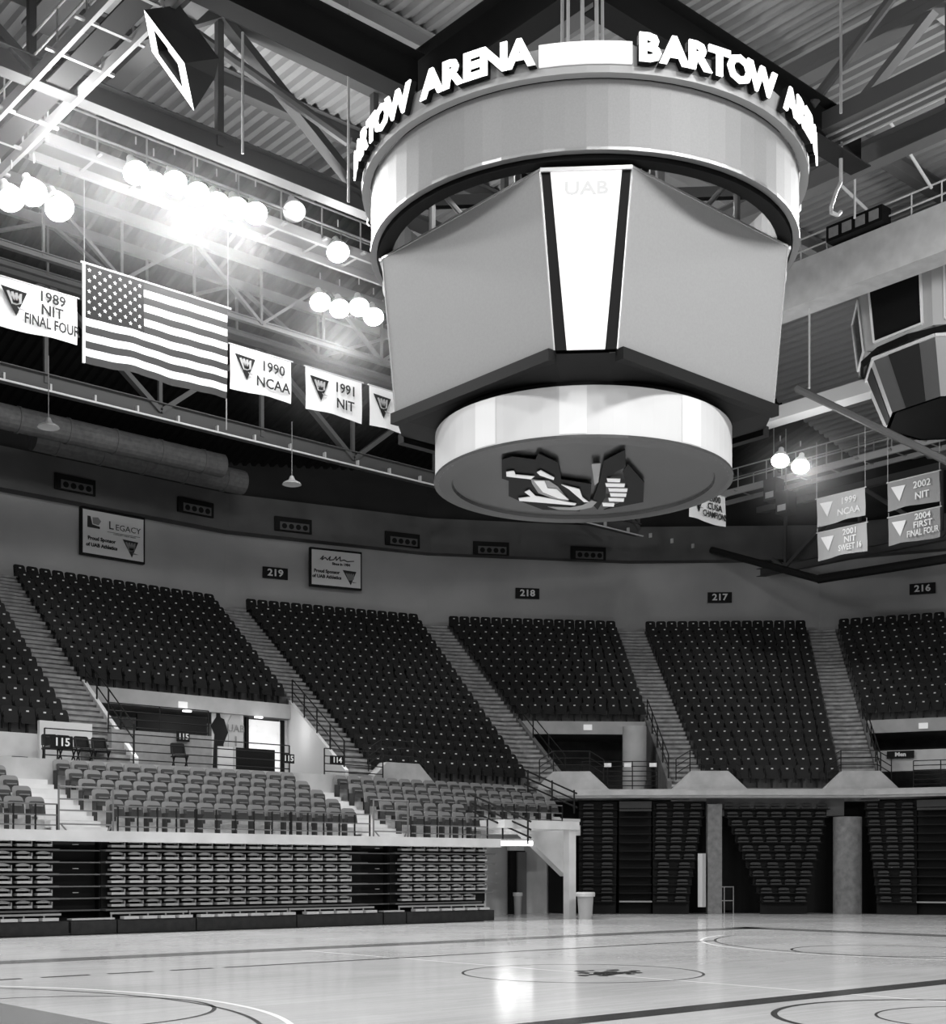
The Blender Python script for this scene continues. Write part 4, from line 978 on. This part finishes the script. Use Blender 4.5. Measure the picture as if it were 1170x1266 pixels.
for k in range(N): g = MB(); g.tube(op(k+.5, 2.6, 3.8), op(k+.5, 2.2, 6.0), .07); g.build('hanger', steel_l, t)
# ------------------------------------------------------------------ concourse behind the left opening
iw = mat('pale_inner_wall', .75, .8)
p0 = onY(305, 900, 40.9); p1 = onY(345, 900, 40.9)
t = thing('window_1', 'x', 'x', (p0.x, 40.85, 4.42)); t['kind'] = 'structure'; del t['label']; del t['category']
g = MB(); g.box(0, p1.x-p0.x, -.02, 0, .5, 2.45); g.build('window_pane', mat('bright_glass', .8, .5, emit=.28, noise=.2), t)
g = MB(); g.box(-.12, 0, -.1, 0, 0, 2.5); g.box(p1.x-p0.x, p1.x-p0.x+.14, -.1, 0, 0, 2.5); g.build('window_frame', black, t)
p0 = onY(262, 900, 40.5); p1 = onY(301, 900, 40.5)
t = thing('jersey_mural', 'wall panel showing a black jersey and a pale jersey below the big flag', 'mural', (p0.x, 40.5, 5.0))
W = p1.x-p0.x; g = MB(); g.box(0, W, 0, .05, 0, 2.0); g.build('panel', mat('mural_face', .5, .7, noise=.3, scale=2), t)
g = MB(); g.prism([(x*W, -.02, z) for x, z in ((.02,.0),(.34,.0),(.36,.9),(.5,1.3),(.38,1.75),(.27,1.8),(.22,2.05),(.14,2.0),(.13,1.8),(-.04,1.5),(.08,1.2))], (0,.02,0)); g.build('dark_jersey', black, t)
g = MB(); g.prism([(x*W, -.025, z) for x, z in ((.5,.0),(.92,.0),(.95,1.3),(1.0,1.6),(.85,1.9),(.6,1.9),(.47,1.6),(.52,1.2))], (0,.02,0)); g.build('pale_jersey', mat('jersey_pale', .45, .8), t)
g = MB(); text_mb(g, 'UAB', .36, .74*W, 1.45, -.05, .004); text_mb(g, '1', .5, .74*W, 1.0, -.05, .004); g.build('lettering', mat('print_grey', .22, .6), t)
# curved parapet with sign 115
m_ = MB(); pA = onY(138, 930, 35.9); pB = onY(262, 930, 35.9); m_.box(pA.x, pB.x, 35.9, 36.15, WALK, 5.62); m_.build('wall_parapet', mat('parapet_concrete', .3, .8, noise=.1), kind='structure')
def flat_sign(px, py, Y, txt, wd, ht, label, base=black, ink=white, sz=None):
    q = onY(px, py, Y); t = thing('section_sign', label, 'sign', (q.x, q.y, q.z-ht/2)); g = MB(); g.box(-wd/2, wd/2, -.04, .0, 0, ht); g.build('plate', base, t)
    g = MB(); text_mb(g, txt, sz or ht*.85, 0, ht/2, -.05, .004, bold=.006); g.build('lettering', ink, t); return t
flat_sign(226, 911, 35.85, '115', .42, .28, 'small black sign reading 115 on the curved parapet wall')
flat_sign(356, 938, 34.69, '115', .42, .28, 'small black sign reading 115 on the railing beside the tunnel entry')
flat_sign(416, 940, 34.69, '114', .5, .28, 'small black sign reading 114 on the railing right of the entry')
flat_sign(76, 918, 34.69, '115', .62, .36, 'larger black sign reading 115 on the left railing')
rail_thing('long black railing behind the top row of the middle pale seats', [(15.2, 34.7, WALK), (23.0, 34.7, WALK)], .95, 4, ps=2.4)
rail_thing('short black railing by sign 114 right of the entry', [(24.3, 34.7, WALK), (26.6, 34.7, WALK)], .95, 4, ps=2.2)
rail_thing('black railing on top of the curved parapet wall', [(pA.x, 36.1, 5.5), (pB.x, 36.1, 5.5)], .9, 4, ps=1.4)
q0 = onY(268, 940, 34.9)
for (a, b_, nm) in ((270, 288, 'left'), (293, 340, 'right')):
    pa, pb = onY(a, 940, 35.6), onY(b_, 940, 35.6); g = MB(); g.box(pa.x, pb.x, 35.6, 35.66, WALK, 5.3)
    tag(g.build('guard_panel', mat('guard_pale', .7, .6) if nm == 'left' else black), {'left':'short pale guard panel on the walkway below the jersey mural','right':'black guard panel on the walkway below the bright window'}[nm], 'panel')
def fchair(px, label, Y=35.1):
    q = onY(px, 950, Y); t = thing('folding_chair', label, 'chair', (q.x, Y, WALK), random.uniform(-.3, .3), 'black folding chairs behind the left railing')
    g = MB(); g.prism(*rpan(.42, .55, .86, .16, .22, .03, .06)); g.build('backrest', black, t)
    g = MB(); g.box(-.21, .21, -.22, .18, .43, .47); g.build('seat', black, t)
    for x in (-.19, .19):
        for a, b_ in (((x, -.2, 0), (x, .2, .8)), ((x, .22, 0), (x, -.18, .45))): g = MB(); g.bar(a, b_, .03); g.build('leg', black, t)
for px, nm in ((62, 'leftmost, under sign 115'), (82, 'second from left'), (104, 'third from left'), (125, 'fourth from left'), (222, 'standing alone below the small 115 sign')):
    fchair(px, 'black folding chair behind the railing, '+nm)
# pale panel behind the chairs, wall slots
g = MB(); pa, pb = onY(50, 925, 36.2), onY(115, 925, 36.2); g.box(pa.x, pb.x, 36.25, 36.4, WALK, 5.75); tag(g.build('pale_board', mat('guard_pale', .7, .6)), 'pale upright board behind the folding chairs at the left', 'board')
for px, nm in ((4, 'left'), (24, 'right')):
    q = onY(px, 938, 36.2); pp = P(0, 1.88); g = MB(); g.box(-.22, .22, 0, .05, 0, .12); o = g.build('wall_slot', black); q = onY(px, 938, pp.y); o.location = (q.x, pp.y-.03, q.z-.06); tag(o, 'small black slot in the pale wall at the far left, %s one' % nm, 'vent')
m_ = MB(); pa, pb = onY(348, 900, 40.8), onY(392, 900, 40.8); m_.box(pa.x, pb.x, 40.8, 40.95, WALK, 6.95); m_.build('wall_inner', iw, kind='structure')
g = MB(); pa, pb = onY(170, 890, 40.4), onY(256, 890, 40.4); g.box(pa.x, pb.x, 40.4, 40.5, 4.5, 6.7); tag(g.build('black_screen', black), 'large black screen board behind the parapet below the flag', 'screen')
# added lamps and fill lights that brighten the left concourse opening
for x, y in ((22.6, 40.25), (25.4, 40.25)):
    t = thing('added_lamp', 'small added lamp under the lintel of the opening below the flag, %s one' % ('left' if x < 23 else 'right'), 'light', (x, y, 6.86))
    g = MB(); g.box(-.14, .14, -.06, .06, 0, .06); g.build('diffuser', mat('added_lamp_glow', .9, .5, emit=1.2), t)
    l = bpy.data.lights.new('concourse_fill', 'POINT'); l.energy = 16; l.shadow_soft_size = .4; o = bpy.data.objects.new('concourse_fill', l); C.objects.link(o); o.location = (x, y-1.2, 6.4)
# floor-height door behind pillar etc
# ------------------------------------------------------------------ scattering volumes added to imitate lens glare around the lamps
hz = bpy.data.materials.new('added_glare'); hz.use_nodes = True; nt = hz.node_tree; nt.nodes.remove(nt.nodes['Principled BSDF'])
vsn = nt.nodes.new('ShaderNodeVolumeScatter'); tcn = nt.nodes.new('ShaderNodeTexCoord'); gr = nt.nodes.new('ShaderNodeTexGradient'); gr.gradient_type = 'QUADRATIC_SPHERE'
mm = nt.nodes.new('ShaderNodeMath'); mm.operation = 'MULTIPLY'; mm.inputs[1].default_value = GLARE
nt.links.new(tcn.outputs['Object'], gr.inputs[0]); nt.links.new(gr.outputs['Fac'], mm.inputs[0]); nt.links.new(mm.outputs[0], vsn.inputs['Density'])
nt.links.new(vsn.outputs[0], nt.nodes['Material Output'].inputs['Volume'])
for c_, s_, nm in (((12.6, 30.3, 18.9), (4.6, 4, 3.6), 'around the lamps at the left edge'), ((18.2, 31.8, 18.8), (6.5, 4.2, 3.8), 'around the long lamp row'),
                  ((24.6, 34.8, 18.2), (4.6, 3.8, 3.8), 'around the lower lamp cluster left of the scoreboard'), ((41.6, 28.6, 16.2), (3.6, 3.6, 3.0), 'around the pair of lamps right of the drum')):
    g = MB(); g.lathe([(.001, -1), (.5, -.87), (.87, -.5), (1, 0), (.87, .5), (.5, .87), (.001, 1)], 24); me = g.build('added_glare', hz); 
    for v in me.data.vertices: v.co.z -= 1
    me.location = c_; me.scale = s_; tag(me, 'added haze volume imitating lens glare ' + nm, 'haze', kind='stuff')
